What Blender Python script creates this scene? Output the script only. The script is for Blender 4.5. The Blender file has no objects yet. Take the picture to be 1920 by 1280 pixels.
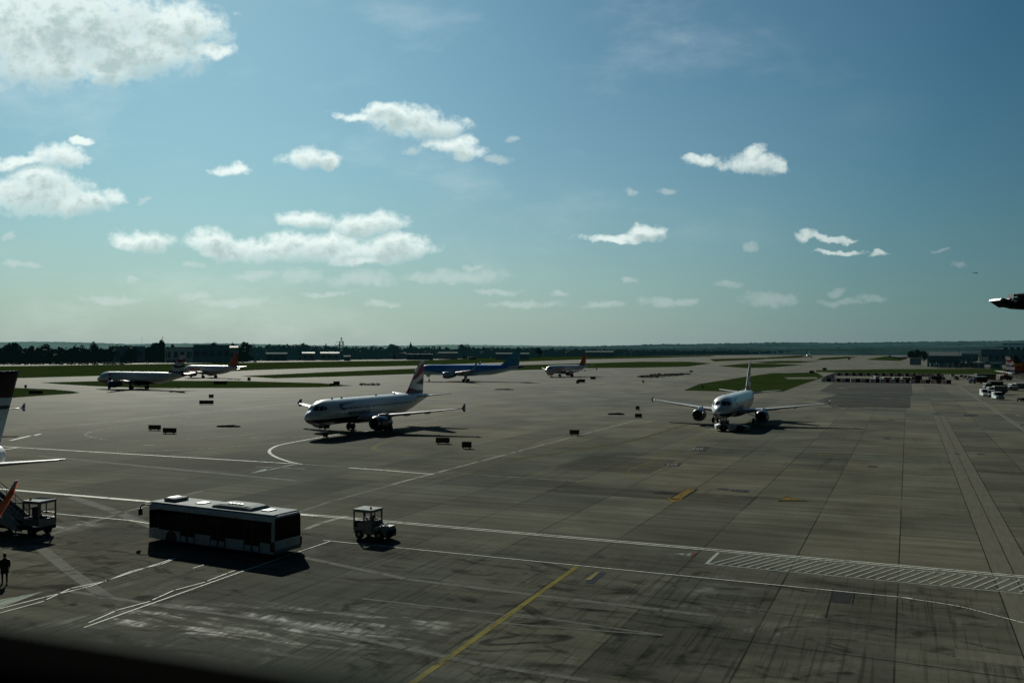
import bpy, bmesh, math, random
from mathutils import Vector, Matrix

# ------------------------------------------------------------------ scene
SC = bpy.context.scene
COL = SC.collection
SC.render.engine = 'CYCLES'
SC.view_settings.view_transform = 'Standard'
SC.view_settings.look = 'None'
SC.view_settings.exposure = 0.0
SC.view_settings.gamma = 1.0
SC.cycles.use_denoising = True
SC.cycles.max_bounces = 6
SC.cycles.diffuse_bounces = 3
SC.cycles.glossy_bounces = 3
SC.cycles.transmission_bounces = 4
SC.cycles.sample_clamp_indirect = 4.0
R = math.radians
rnd = random.Random(7)

# ------------------------------------------------------------------ camera geometry (solved from the aircraft's known sizes)
FPX, CAMH = 1757.0, 14.08
PITCH, ROLL = R(.457), R(.147)
_c, _s, _cr, _sr = math.cos(PITCH), math.sin(PITCH), math.cos(ROLL), math.sin(ROLL)
FWD = Vector((0, _c, _s))
_r0, _u0 = Vector((1, 0, 0)), Vector((0, -_s, _c))
RGT = _cr * _r0 + _sr * _u0
UPV = -_sr * _r0 + _cr * _u0

def G(px, py, z=0.0):
    """surveyed spot on the ground (or on height z) seen at a place of the 1920x1280 photograph"""
    d = FWD + RGT * ((px - 960) / FPX) + UPV * (-(py - 640) / FPX)
    t = (z - CAMH) / d.z
    return Vector((d.x * t, d.y * t, z))

def at(px, py, Y):
    d = FWD + RGT * ((px - 960) / FPX) + UPV * (-(py - 640) / FPX)
    t = Y / d.y
    return Vector((d.x * t, Y, CAMH + d.z * t))

PSI = R(-22.9)                       # direction of the slab grid
_cp, _sp = math.cos(PSI), math.sin(PSI)
def UV(u, v, z=0.0):
    """apron grid coordinates (u across the lanes, v along them) -> world"""
    return Vector((u * _cp - v * _sp, u * _sp + v * _cp, z))
def toUV(p):
    return (p.x * _cp + p.y * _sp, -p.x * _sp + p.y * _cp)

SUN_AZ, SUN_EL = R(-20.0), R(28.0)   # azimuth from +Y, minus = left
SUN_DIR = Vector((math.sin(SUN_AZ) * math.cos(SUN_EL), math.cos(SUN_AZ) * math.cos(SUN_EL), math.sin(SUN_EL)))

# ------------------------------------------------------------------ objects
def tag(o, label=None, cat=None, group=None, kind=None):
    if label: o['label'] = label
    if cat: o['category'] = cat
    if group: o['group'] = group
    if kind: o['kind'] = kind
    return o

def empty(name, loc=(0, 0, 0), rz=0.0, scale=1.0):
    o = bpy.data.objects.new(name, None)
    o.empty_display_size = .5
    o.location = loc
    o.rotation_euler = (0, 0, rz)
    o.scale = (scale,) * 3
    COL.objects.link(o)
    return o

def copy_tree(o, parent=None):
    c = o.copy()
    COL.objects.link(c)
    if parent is not None:
        c.parent = parent
    for ch in list(o.children):
        copy_tree(ch, c)
    return c

class MB:
    """collects shapes and links them as ONE mesh object"""
    def __init__(self):
        self.v, self.f, self.m, self.sm = [], [], [], []
    def add(self, vs, fs, mi=0, smooth=False):
        b = len(self.v)
        self.v += [tuple(p) for p in vs]
        for f in fs:
            self.f.append(tuple(i + b for i in f)); self.m.append(mi); self.sm.append(smooth)
        return self
    def box(self, c, s, rz=0.0, mi=0, ry=0.0, rx=0.0):
        x, y, z = s[0] / 2, s[1] / 2, s[2] / 2
        M = Matrix.Rotation(rz, 3, 'Z') @ Matrix.Rotation(ry, 3, 'Y') @ Matrix.Rotation(rx, 3, 'X')
        c = Vector(c)
        vs = [c + M @ Vector((a * x, b * y, d * z)) for d in (-1, 1) for a, b in ((-1, -1), (1, -1), (1, 1), (-1, 1))]
        return self.add(vs, [(3, 2, 1, 0), (4, 5, 6, 7), (0, 1, 5, 4), (1, 2, 6, 5), (2, 3, 7, 6), (3, 0, 4, 7)], mi)
    def bbox(self, c, s, b=.05, rz=0.0, mi=0, smooth=False):
        """box with chamfered edges"""
        bm = bmesh.new()
        bmesh.ops.create_cube(bm, size=1.0)
        for v in bm.verts: v.co = Vector((v.co.x * s[0], v.co.y * s[1], v.co.z * s[2]))
        bmesh.ops.bevel(bm, geom=list(bm.edges), offset=b, segments=2, profile=.5, affect='EDGES')
        M = Matrix.Rotation(rz, 3, 'Z'); c = Vector(c)
        bm.verts.ensure_lookup_table()
        for i, v in enumerate(bm.verts): v.index = i
        self.add([c + M @ v.co for v in bm.verts], [[v.index for v in f.verts] for f in bm.faces], mi, smooth)
        bm.free()
        return self
    def tube(self, p0, p1, r0, r1=None, n=10, mi=0, smooth=True, cap=True):
        r1 = r0 if r1 is None else r1
        p0, p1 = Vector(p0), Vector(p1)
        d = (p1 - p0).normalized()
        a = d.orthogonal().normalized(); b = d.cross(a)
        vs = [p0 + (a * math.cos(t) + b * math.sin(t)) * r0 for t in [i * 2 * math.pi / n for i in range(n)]]
        vs += [p1 + (a * math.cos(t) + b * math.sin(t)) * r1 for t in [i * 2 * math.pi / n for i in range(n)]]
        self.add(vs, [(i, (i + 1) % n, n + (i + 1) % n, n + i) for i in range(n)], mi, smooth)
        if cap:
            self.add(vs[:n], [tuple(range(n))[::-1]], mi); self.add(vs[n:], [tuple(range(n))], mi)
        return self
    def path(self, pts, r, n=8, mi=0):
        for a, b in zip(pts[:-1], pts[1:]): self.tube(a, b, r, n=n, mi=mi)
        return self
    def rings(self, rings, mi=0, smooth=True, cap0=True, cap1=True, closed=True, mif=None):
        n = len(rings[0]); vs = [p for r in rings for p in r]
        b = len(self.v)
        self.v += [tuple(p) for p in vs]
        for k in range(len(rings) - 1):
            for i in range(n if closed else n - 1):
                j = (i + 1) % n
                self.f.append((b + k * n + i, b + k * n + j, b + (k + 1) * n + j, b + (k + 1) * n + i))
                self.m.append(mif(k, i) if mif else mi); self.sm.append(smooth)
        if cap0: self.f.append(tuple(b + i for i in range(n))[::-1]); self.m.append(mi); self.sm.append(False)
        if cap1: self.f.append(tuple(b + (len(rings) - 1) * n + i for i in range(n))); self.m.append(mi); self.sm.append(False)
        return self
    def lathe(self, c, axis, prof, n=24, mi=0, smooth=True, cap0=False, cap1=False):
        """prof: (distance along axis, radius)"""
        c, d = Vector(c), Vector(axis).normalized()
        a = d.orthogonal().normalized(); b = d.cross(a)
        rs = [[c + d * t + (a * math.cos(k * 2 * math.pi / n) + b * math.sin(k * 2 * math.pi / n)) * max(r, 1e-4) for k in range(n)] for t, r in prof]
        return self.rings(rs, mi, smooth, cap0, cap1)
    def prism(self, poly, z0, z1, mi=0, f=None):
        """vertical prism over a plan polygon; f maps points"""
        f = f or (lambda p: p)
        n = len(poly)
        vs = [f(Vector((p[0], p[1], z0))) for p in poly] + [f(Vector((p[0], p[1], z1))) for p in poly]
        return self.add(vs, [tuple(range(n))[::-1], tuple(range(n, 2 * n))] + [(i, (i + 1) % n, n + (i + 1) % n, n + i) for i in range(n)], mi)
    def side(self, poly, y0, y1, mi=0):
        """prism over an (x, z) outline, from y0 to y1"""
        n = len(poly)
        vs = [(p[0], y0, p[1]) for p in poly] + [(p[0], y1, p[1]) for p in poly]
        return self.add(vs, [tuple(range(n)), tuple(range(n, 2 * n))[::-1]] + [((i + 1) % n, i, n + i, n + (i + 1) % n) for i in range(n)], mi)
    def build(self, name, mats, parent=None, loc=None, rz=None):
        me = bpy.data.meshes.new(name)
        me.from_pydata(self.v, [], self.f)
        for m in (mats if isinstance(mats, (list, tuple)) else [mats]): me.materials.append(m)
        me.polygons.foreach_set('material_index', self.m)
        me.polygons.foreach_set('use_smooth', self.sm)
        me.update()
        bm = bmesh.new(); bm.from_mesh(me)
        bmesh.ops.recalc_face_normals(bm, faces=bm.faces)
        bm.to_mesh(me); bm.free()
        o = bpy.data.objects.new(name, me)
        COL.objects.link(o)
        if parent is not None: o.parent = parent
        if loc is not None: o.location = loc
        if rz is not None: o.rotation_euler = (0, 0, rz)
        return o

def sheet(name, polys, mat, z, kind='structure'):
    """flat painted / paved polygons as one sheet"""
    mb = MB()
    for p in polys:
        mb.add([(q[0], q[1], z) for q in p], [tuple(range(len(p)))])
    o = mb.build(name, mat)
    for pl in o.data.polygons:
        if pl.normal.z < 0: pl.flip()
    return tag(o, kind=kind)

# ------------------------------------------------------------------ materials
def newmat(name):
    m = bpy.data.materials.new(name); m.use_nodes = True
    nt = m.node_tree
    return m, nt, nt.nodes['Principled BSDF']

def N(nt, t, **kw):
    n = nt.nodes.new(t)
    for k, v in kw.items():
        if k.startswith('i_'): n.inputs[int(k[2:]) if k[2:].isdigit() else k[2:]].default_value = v
        else: setattr(n, k, v)
    return n

def mth(nt, op, a, b=None, c=None, clamp=False):
    n = nt.nodes.new('ShaderNodeMath'); n.operation = op; n.use_clamp = clamp
    for i, x in enumerate((a, b, c)):
        if x is None: continue
        if isinstance(x, (int, float)): n.inputs[i].default_value = x
        else: nt.links.new(x, n.inputs[i])
    return n.outputs[0]

def mixc(nt, fac, a, b, mode='MIX'):
    n = nt.nodes.new('ShaderNodeMix'); n.data_type = 'RGBA'; n.blend_type = mode
    n.clamp_factor = True
    for sock, x in ((0, fac), (6, a), (7, b)):
        if isinstance(x, (int, float)): n.inputs[sock].default_value = x
        elif isinstance(x, (tuple, list)): n.inputs[sock].default_value = (*x[:3], 1)
        else: nt.links.new(x, n.inputs[sock])
    return n.outputs[2]

def sstep(nt, x, a, b):
    n = nt.nodes.new('ShaderNodeMapRange'); n.interpolation_type = 'SMOOTHSTEP'
    nt.links.new(x, n.inputs[0]); n.inputs[1].default_value = a; n.inputs[2].default_value = b
    return n.outputs[0]

def noise(nt, vec, scale, detail=4, rough=.55, dist=0.0):
    n = nt.nodes.new('ShaderNodeTexNoise')
    n.inputs['Scale'].default_value = scale; n.inputs['Detail'].default_value = detail
    n.inputs['Roughness'].default_value = rough; n.inputs['Distortion'].default_value = dist
    if vec is not None: nt.links.new(vec, n.inputs['Vector'])
    return n.outputs['Fac']

def mapping(nt, vec, scale=(1, 1, 1), rot=(0, 0, 0), loc=(0, 0, 0)):
    n = nt.nodes.new('ShaderNodeMapping')
    n.inputs['Scale'].default_value = scale; n.inputs['Rotation'].default_value = rot; n.inputs['Location'].default_value = loc
    nt.links.new(vec, n.inputs['Vector'])
    return n.outputs[0]

MATS = {}
def mat(name, col, rough=.5, metal=0.0, var=.15, vs=3.0, spec=.5, bump=0.0, coat=0.0, haze=None):
    """painted / plain surface whose colour and gloss wander a little with procedural noise"""
    if name in MATS: return MATS[name]
    m, nt, b = newmat(name)
    tc = nt.nodes.new('ShaderNodeTexCoord')
    n = noise(nt, tc.outputs['Object'], vs, 5, .6)
    dark = tuple(c * (1 - var) for c in col); lite = tuple(min(1, c * (1 + var * .6)) for c in col)
    nt.links.new(mixc(nt, sstep(nt, n, .3, .7), dark, lite), b.inputs['Base Color'])
    nt.links.new(mth(nt, 'MULTIPLY_ADD', n, .2, rough - .1, True), b.inputs['Roughness'])
    b.inputs['Metallic'].default_value = metal
    b.inputs['Specular IOR Level'].default_value = spec
    b.inputs['Coat Weight'].default_value = coat
    if bump:
        bp = nt.nodes.new('ShaderNodeBump'); bp.inputs['Strength'].default_value = bump; bp.inputs['Distance'].default_value = .02
        nt.links.new(n, bp.inputs['Height']); nt.links.new(bp.outputs[0], b.inputs['Normal'])
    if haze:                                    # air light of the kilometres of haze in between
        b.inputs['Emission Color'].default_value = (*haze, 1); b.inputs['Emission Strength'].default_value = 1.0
    MATS[name] = m
    return m
# sky tuning (values are before the 0.1 background strength)
SKY_DUST = .12
SKY_RAMP = [(0.0, (.015, .034, .040)), (.55, (.025, .055, .062)), (.74, (.07, .16, .18)), (.81, (.13, .28, .31)), (.855, (.165, .34, .37)), (.95, (.40, .57, .55)), (.99, (.53, .755, .68)), (1.0, (.57, .80, .72))]
HAZE_FAR, HAZE_SUN = (1.38, 2.10, 2.25), (3.35, 4.2, 4.2)
CL_FAR, CL_SUN = (4.3, 5.3, 5.3), (8.8, 9.9, 9.5)
CC_FAR, CC_SUN = (2.3, 3.2, 3.3), (3.9, 5.3, 5.3)
APR_A, APR_B = (.056, .064, .052), (.094, .089, .067)
APR_C, APR_D, APR_P = (.122, .120, .092), (.033, .038, .033), (.19, .205, .175)
APR_ROUGH, APR_SPEC = .80, .12
WET_SHEEN = [(-62.5, 55.5, 5.0), (-35, 37.5, 6), (-29.5, 38.8, 7), (-24.5, 41.0, 6)]  # damp patches whose bright sheen is lightened into the apron colour
# ------------------------------------------------------------------ camera, sun, sky
cam_d = bpy.data.cameras.new('camera'); cam = bpy.data.objects.new('camera', cam_d); COL.objects.link(cam)
cam_d.sensor_width = 36.0; cam_d.lens = 36.0 * FPX / 1920.0
cam_d.clip_start = .03; cam_d.clip_end = 40000
Mx = Matrix((RGT, UPV, -FWD)).transposed().to_4x4(); Mx.translation = (0, 0, CAMH)
cam.matrix_world = Mx
cam_d.dof.use_dof = True; cam_d.dof.focus_distance = 110.0; cam_d.dof.aperture_fstop = 2.6
SC.camera = cam

sl = bpy.data.lights.new('sun', 'SUN'); sl.energy = 4.8; sl.angle = R(.53); sl.color = (1.0, .97, .84)
so = bpy.data.objects.new('sun', sl); COL.objects.link(so)
so.rotation_euler = SUN_DIR.to_track_quat('Z', 'Y').to_euler()
so.location = SUN_DIR * 300

W = bpy.data.worlds.new('World'); SC.world = W; W.use_nodes = True
nt = W.node_tree
W.cycles.sampling_method = 'MANUAL'; W.cycles.sample_map_resolution = 256
bg = nt.nodes['Background']; bg.inputs['Strength'].default_value = .10
tc = nt.nodes.new('ShaderNodeTexCoord'); DIRV = tc.outputs['Generated']
sky = nt.nodes.new('ShaderNodeTexSky'); sky.sky_type = 'NISHITA'; sky.sun_disc = False
sky.sun_elevation = SUN_EL; sky.sun_rotation = SUN_AZ
sky.altitude = 60; sky.air_density = 1.0; sky.dust_density = SKY_DUST; sky.ozone_density = 1.6
# haze brightens towards the sun and darkens away from it
dt = nt.nodes.new('ShaderNodeVectorMath'); dt.operation = 'DOT_PRODUCT'
nt.links.new(DIRV, dt.inputs[0]); dt.inputs[1].default_value = SUN_DIR
cosg = dt.outputs['Value']
sx = nt.nodes.new('ShaderNodeSeparateXYZ'); nt.links.new(DIRV, sx.inputs[0])
DX, DY, DZ = sx.outputs
rp = nt.nodes.new('ShaderNodeValToRGB'); cr_ = rp.color_ramp
nt.links.new(mth(nt, 'MULTIPLY_ADD', cosg, .5, .5), rp.inputs[0])
while len(cr_.elements) < len(SKY_RAMP): cr_.elements.new(.5)
for e, (p_, c_) in zip(cr_.elements, SKY_RAMP): e.position = p_; e.color = (*c_, 1)
tint = rp.outputs[0]
base = mixc(nt, 1.0, sky.outputs[0], tint, 'MULTIPLY')
# low haze band over the horizon
hz = mth(nt, 'POWER', mth(nt, 'SUBTRACT', 1.0, mth(nt, 'ABSOLUTE', DZ), clamp=True), 9.5)
hcol = mixc(nt, sstep(nt, cosg, .6, .92), HAZE_FAR, HAZE_SUN)
hcol = mixc(nt, sstep(nt, cosg, -.1, .58), (.12, .22, .24), hcol)
base = mixc(nt, mth(nt, 'MULTIPLY', hz, .93), base, hcol)
# (the haze behind the camera, away from the sun, is dim)
# clouds: placed by bearing and elevation in the sky
ys = mth(nt, 'MAXIMUM', DY, .02)
u = mth(nt, 'DIVIDE', DX, ys); w = mth(nt, 'DIVIDE', DZ, ys)
cv = nt.nodes.new('ShaderNodeCombineXYZ'); nt.links.new(u, cv.inputs[0]); nt.links.new(w, cv.inputs[1])
uv = cv.outputs[0]
# wander of the outlines
nz = nt.nodes.new('ShaderNodeTexNoise'); nz.inputs['Scale'].default_value = 26; nz.inputs['Detail'].default_value = 5; nz.inputs['Roughness'].default_value = .62
nt.links.new(uv, nz.inputs['Vector'])
nsub = nt.nodes.new('ShaderNodeVectorMath'); nsub.operation = 'SUBTRACT'; nt.links.new(nz.outputs['Color'], nsub.inputs[0]); nsub.inputs[1].default_value = (.5, .5, .5)
nmul = nt.nodes.new('ShaderNodeVectorMath'); nmul.operation = 'MULTIPLY'; nt.links.new(nsub.outputs[0], nmul.inputs[0]); nmul.inputs[1].default_value = (.046, .026, 0)
nadd = nt.nodes.new('ShaderNodeVectorMath'); nadd.operation = 'ADD'; nt.links.new(uv, nadd.inputs[0]); nt.links.new(nmul.outputs[0], nadd.inputs[1])
uvd = nadd.outputs[0]
# (px, py, half width, half height) as seen bearings
BIG = [(40, 60, 190, 85), (150, 45, 190, 75), (250, 90, 130, 50), (320, 50, 90, 45), (390, 96, 45, 14), (90, 115, 130, 45), (200, 125, 45, 30), (300, 95, 60, 30), (-60, 70, 120, 80)]
MID = [(750, 222, 72, 22), (672, 217, 42, 9), (800, 238, 66, 22), (715, 208, 30, 14), (850, 272, 46, 15), (872, 282, 34, 15), (583, 299, 50, 19), (610, 305, 28, 14), (430, 317, 30, 10),
       (60, 365, 110, 34), (70, 340, 60, 24), (150, 380, 60, 20), (205, 370, 28, 14), (110, 297, 45, 21), (35, 305, 55, 10), (150, 268, 20, 8), (10, 310, 40, 10),
       (1316, 299, 34, 10), (1412, 304, 48, 18), (1408, 288, 22, 14), (1446, 308, 26, 9),
       (265, 452, 54, 17), (395, 452, 44, 22), (420, 468, 50, 18), (500, 470, 62, 20), (560, 462, 75, 24), (620, 455, 58, 20), (650, 470, 50, 20), (570, 410, 46, 15), (690, 418, 62, 22), (740, 460, 66, 21), (665, 488, 40, 9), (715, 470, 44, 20),
       (1165, 445, 70, 8), (1210, 435, 32, 11), (1518, 440, 28, 9), (1560, 445, 38, 5), (1570, 469, 38, 4), (1645, 472, 20, 5),]
LOW = [(1252, 355, 17, 7), (1190, 358, 11, 7), (1413, 461, 16, 6), (268, 376, 9, 5), (955, 259, 14, 6), (10, 447, 16, 8), (772, 282, 14, 9), (930, 299, 22, 8), (475, 519, 40, 9), (565, 519, 42, 14), (680, 522, 56, 15), (850, 518, 92, 13), (365, 500, 22, 5), (45, 499, 34, 7), (885, 499, 18, 5), (930, 547, 44, 6), (1043, 551, 20, 6), (1180, 528, 18, 5), (1365, 529, 20, 7), (1440, 556, 48, 12), (1240, 567, 34, 9), (1280, 565, 30, 7), (1645, 557, 28, 7), (1580, 545, 18, 6), (1580, 565, 36, 6), (610, 550, 46, 5), (215, 560, 60, 7), (365, 557, 34, 8), (440, 572, 70, 8), (980, 572, 60, 8), (720, 567, 40, 6), (1130, 572, 40, 6), (1800, 492, 16, 4), (1760, 463, 20, 3), (255, 530, 12, 3)]
def field(blobs, vec):
    cur = None
    for px, py, rx, ry in blobs:
        cu, cw = (px - 960) / FPX, (654 - py) / FPX
        rx, ry = rx * 1.12 / FPX, ry * 1.15 / FPX
        ma = nt.nodes.new('ShaderNodeVectorMath'); ma.operation = 'MULTIPLY_ADD'
        nt.links.new(vec, ma.inputs[0]); ma.inputs[1].default_value = (1 / rx, 1 / ry, 0); ma.inputs[2].default_value = (-cu / rx, -cw / ry, 0)
        dp = nt.nodes.new('ShaderNodeVectorMath'); dp.operation = 'DOT_PRODUCT'
        nt.links.new(ma.outputs[0], dp.inputs[0]); nt.links.new(ma.outputs[0], dp.inputs[1])
        cur = dp.outputs['Value'] if cur is None else mth(nt, 'SMOOTH_MIN', cur, dp.outputs['Value'], .35)
    return mth(nt, 'SUBTRACT', 1.0, cur)
fb = noise(nt, uv, 34, 7, .58)                     # billows
fs = noise(nt, uv, 85, 6, .58)
fw = noise(nt, mapping(nt, uv, (1, 1.5, 1)), 190, 4, .6)          # fine fray
def mixn(a_, b_, c_):
    return mth(nt, 'ADD', mth(nt, 'ADD', mth(nt, 'MULTIPLY', mth(nt, 'SUBTRACT', fb, .5), a_), mth(nt, 'MULTIPLY', mth(nt, 'SUBTRACT', fs, .5), b_)), mth(nt, 'MULTIPLY', mth(nt, 'SUBTRACT', fw, .5), c_))
fbil, fbs = mixn(2.3, 1.5, .35), mixn(1.3, 1.9, .45)
dB = mth(nt, 'ADD', field(BIG, uvd), fbil)
dM = mth(nt, 'ADD', field(MID, uvd), fbs)
dL = mth(nt, 'ADD', field(LOW, uvd), fbs)
dBM = mth(nt, 'MAXIMUM', dB, dM)
front = sstep(nt, DY, .05, .2)
aBM = mth(nt, 'MULTIPLY', mth(nt, 'MULTIPLY', sstep(nt, dBM, -.45, 1.05), .97), front)
aL = mth(nt, 'MULTIPLY', mth(nt, 'MULTIPLY', sstep(nt, dL, -.5, 1.2), .46), front)
# how much cloud lies between each spot and the sun above: tops and rims stay white, bases go grey
up = nt.nodes.new('ShaderNodeVectorMath'); up.operation = 'ADD'; nt.links.new(uvd, up.inputs[0]); up.inputs[1].default_value = (-.003, .0075, 0)
upb = nt.nodes.new('ShaderNodeVectorMath'); upb.operation = 'ADD'; nt.links.new(uvd, upb.inputs[0]); upb.inputs[1].default_value = (-.004, .016, 0)
thick = mth(nt, 'MAXIMUM', mth(nt, 'ADD', field(BIG, upb.outputs[0]), mth(nt, 'MULTIPLY', fbil, 1.15)), mth(nt, 'ADD', field([b_ for b_ in MID if b_[2] > 24], up.outputs[0]), mth(nt, 'MULTIPLY', fbs, 1.0)))
lit = mixc(nt, sstep(nt, cosg, .62, .93), CL_FAR, CL_SUN)
core = mixc(nt, sstep(nt, cosg, .62, .93), CC_FAR, CC_SUN)
ccol = mixc(nt, mth(nt, 'MULTIPLY', sstep(nt, thick, .05, 1.45), .88), lit, core)
# thin veil near the sun side
veil = mth(nt, 'MULTIPLY', sstep(nt, noise(nt, mapping(nt, uv, (2.2, 5.0, 1), (0, 0, -.25)), 1.6, 7, .6), .48, .80), mth(nt, 'MULTIPLY', sstep(nt, cosg, .7, .92), .30))
base = mixc(nt, mth(nt, 'MULTIPLY', veil, front), base, lit)
base = mixc(nt, aL, base, mixc(nt, .55, hcol, lit))
base = mixc(nt, aBM, base, ccol)
nt.links.new(base, bg.inputs['Color'])
# ------------------------------------------------------------------ ground materials
def rotz_coords(nt):
    """object coordinates turned into the slab grid (x across lanes, y along them)"""
    tc = nt.nodes.new('ShaderNodeTexCoord')
    return mapping(nt, tc.outputs['Object'], rot=(0, 0, -PSI))

def line_mask(nt, x, period, offs, half):
    """1 on thin lines every `period` along x"""
    t = mth(nt, 'PINGPONG', mth(nt, 'SUBTRACT', x, offs), period / 2)
    return mth(nt, 'SUBTRACT', 1.0, sstep(nt, t, half * .5, half * 1.5))

def dull(nt, b, near_w=.13, far_w=.80):
    """rough ground: the sheen only builds up at very low angles"""
    d = nt.nodes.new('ShaderNodeBsdfDiffuse'); mx = nt.nodes.new('ShaderNodeMixShader'); lw = nt.nodes.new('ShaderNodeLayerWeight')
    w_ = mth(nt, 'MULTIPLY_ADD', sstep(nt, lw.outputs['Facing'], .875, 1.0), far_w - near_w, near_w)
    src = b.inputs['Base Color'].links[0].from_socket
    nt.links.new(src, d.inputs['Color'])
    nt.links.new(w_, mx.inputs[0]); nt.links.new(d.outputs[0], mx.inputs[1]); nt.links.new(b.outputs[0], mx.inputs[2])
    out = [n for n in nt.nodes if n.type == 'OUTPUT_MATERIAL'][0]
    if b.inputs['Alpha'].links:
        tr = nt.nodes.new('ShaderNodeBsdfTransparent'); m2 = nt.nodes.new('ShaderNodeMixShader')
        a_ = b.inputs['Alpha'].links[0].from_socket; nt.links.remove(b.inputs['Alpha'].links[0]); b.inputs['Alpha'].default_value = 1.0
        nt.links.new(a_, m2.inputs[0]); nt.links.new(tr.outputs[0], m2.inputs[1]); nt.links.new(mx.outputs[0], m2.inputs[2])
        nt.links.new(m2.outputs[0], out.inputs['Surface'])
    else: nt.links.new(mx.outputs[0], out.inputs['Surface'])
    b.inputs['Specular Tint'].default_value = (.84, 1.0, .80, 1)
    return w_, mx

def apron_material():
    m, nt, b = newmat('apron_concrete')
    P = rotz_coords(nt)
    sep = nt.nodes.new('ShaderNodeSeparateXYZ'); nt.links.new(P, sep.inputs[0])
    X, Y, _ = sep.outputs
    # slabs
    PX, PY, OX = 6.42, 9.6, -.55
    cx = mth(nt, 'FLOOR', mth(nt, 'DIVIDE', mth(nt, 'SUBTRACT', X, OX), PX))
    cy = mth(nt, 'FLOOR', mth(nt, 'DIVIDE', mth(nt, 'SUBTRACT', Y, 57.9 % PY), PY))
    cc = nt.nodes.new('ShaderNodeCombineXYZ'); nt.links.new(cx, cc.inputs[0]); nt.links.new(cy, cc.inputs[1])
    wn = nt.nodes.new('ShaderNodeTexWhiteNoise'); wn.noise_dimensions = '3D'; nt.links.new(cc.outputs[0], wn.inputs['Vector'])
    cl = nt.nodes.new('ShaderNodeCombineXYZ'); nt.links.new(cx, cl.inputs[0]); cl.inputs[1].default_value = 3.7
    wl = nt.nodes.new('ShaderNodeTexWhiteNoise'); wl.noise_dimensions = '3D'; nt.links.new(cl.outputs[0], wl.inputs['Vector'])
    # base tone: large weathered fields, warm and cool
    big = noise(nt, P, .018, 5, .55, .6)
    med = noise(nt, P, .10, 6, .62, .4)
    streak = noise(nt, mapping(nt, P, (.05, .85, 1)), 1.0, 6, .6)           # brushed across the lanes
    streak2 = noise(nt, mapping(nt, P, (.9, .035, 1)), 1.0, 6, .62)         # tyre traffic along the lanes
    fine = noise(nt, P, 2.6, 6, .65)
    col = mixc(nt, sstep(nt, big, .35, .65), APR_A, APR_B)
    col = mixc(nt, mth(nt, 'MULTIPLY', sstep(nt, wn.outputs['Value'], .50, 1.0), .34), col, APR_C)
    col = mixc(nt, mth(nt, 'MULTIPLY', sstep(nt, wn.outputs['Value'], .38, .0), .36), col, APR_D)
    col = mixc(nt, mth(nt, 'MULTIPLY', sstep(nt, wl.outputs['Value'], .4, 1.0), .20), col, APR_D)
    k = mth(nt, 'MULTIPLY_ADD', mth(nt, 'SUBTRACT', streak, .5), 1.4, 1.0)
    k = mth(nt, 'MULTIPLY', k, mth(nt, 'MULTIPLY_ADD', mth(nt, 'SUBTRACT', med, .5), 1.4, 1.0))
    k = mth(nt, 'MULTIPLY', k, mth(nt, 'MULTIPLY_ADD', mth(nt, 'SUBTRACT', fine, .5), .45, 1.0))
    # rubber darkening along the lanes
    rub = mth(nt, 'MULTIPLY', sstep(nt, streak2, .55, .75), sstep(nt, noise(nt, P, .03, 3), .42, .62))
    k = mth(nt, 'MULTIPLY', k, mth(nt, 'MULTIPLY_ADD', rub, -.35, 1.0))
    # the near stand: dirtier, blotchy, with scrubbed pale patches
    near = sstep(nt, Y, 66.5, 57.0)
    blot = noise(nt, mapping(nt, P, (1, .55, 1)), .22, 8, .66, 1.2)
    pale = mth(nt, 'MULTIPLY', sstep(nt, blot, .55, .72), near)
    oil = mth(nt, 'MULTIPLY', sstep(nt, noise(nt, mapping(nt, P, (.8, 1.3, 1), loc=(3, 9, 0)), .24, 7, .62, 2.2), .52, .68), near)
    # swirl marks of turning tugs
    wv = nt.nodes.new('ShaderNodeTexWave'); wv.wave_type = 'RINGS'; wv.rings_direction = 'Z'
    wv.inputs['Scale'].default_value = .16; wv.inputs['Distortion'].default_value = 5.0; wv.inputs['Detail'].default_value = 4
    wv.inputs['Detail Scale'].default_value = .5
    nw = nt.nodes.new('ShaderNodeTexNoise'); nw.inputs['Scale'].default_value = .09; nw.inputs['Detail'].default_value = 3; nt.links.new(P, nw.inputs['Vector'])
    nv = nt.nodes.new('ShaderNodeVectorMath'); nv.operation = 'MULTIPLY_ADD'; nt.links.new(nw.outputs['Color'], nv.inputs[0]); nv.inputs[1].default_value = (14, 12, 0); nt.links.new(mapping(nt, P, loc=(8.5, -49.5, 0)), nv.inputs[2])
    nt.links.new(nv.outputs[0], wv.inputs['Vector'])
    ctr = nt.nodes.new('ShaderNodeVectorMath'); ctr.operation = 'DISTANCE'; nt.links.new(P, ctr.inputs[0]); ctr.inputs[1].default_value = (-14.5, 43.5, 0)
    swm = sstep(nt, ctr.outputs['Value'], 10.5, 3.0)
    sw = mth(nt, 'MULTIPLY', mth(nt, 'MULTIPLY', sstep(nt, wv.outputs['Fac'], .55, .95), sstep(nt, noise(nt, P, .35, 6, .65), .38, .62)), swm)
    scr = noise(nt, mapping(nt, P, (4.5, .10, 1)), 1.0, 5, .6)             # fine tyre lines on the stand
    k = mth(nt, 'MULTIPLY', k, mth(nt, 'MULTIPLY_ADD', mth(nt, 'MULTIPLY', sstep(nt, scr, .52, .66), near), -.38, 1.0))
    pale = mth(nt, 'MULTIPLY', pale, mth(nt, 'MULTIPLY_ADD', sstep(nt, scr, .60, .45), .7, .3))
    k = mth(nt, 'MULTIPLY', k, mth(nt, 'MULTIPLY_ADD', oil, -.6, 1.0))
    k = mth(nt, 'MULTIPLY', k, mth(nt, 'MULTIPLY_ADD', sw, -.6, 1.0))
    k = mth(nt, 'MULTIPLY', k, mth(nt, 'MULTIPLY_ADD', near, -.20, 1.0))
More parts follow.
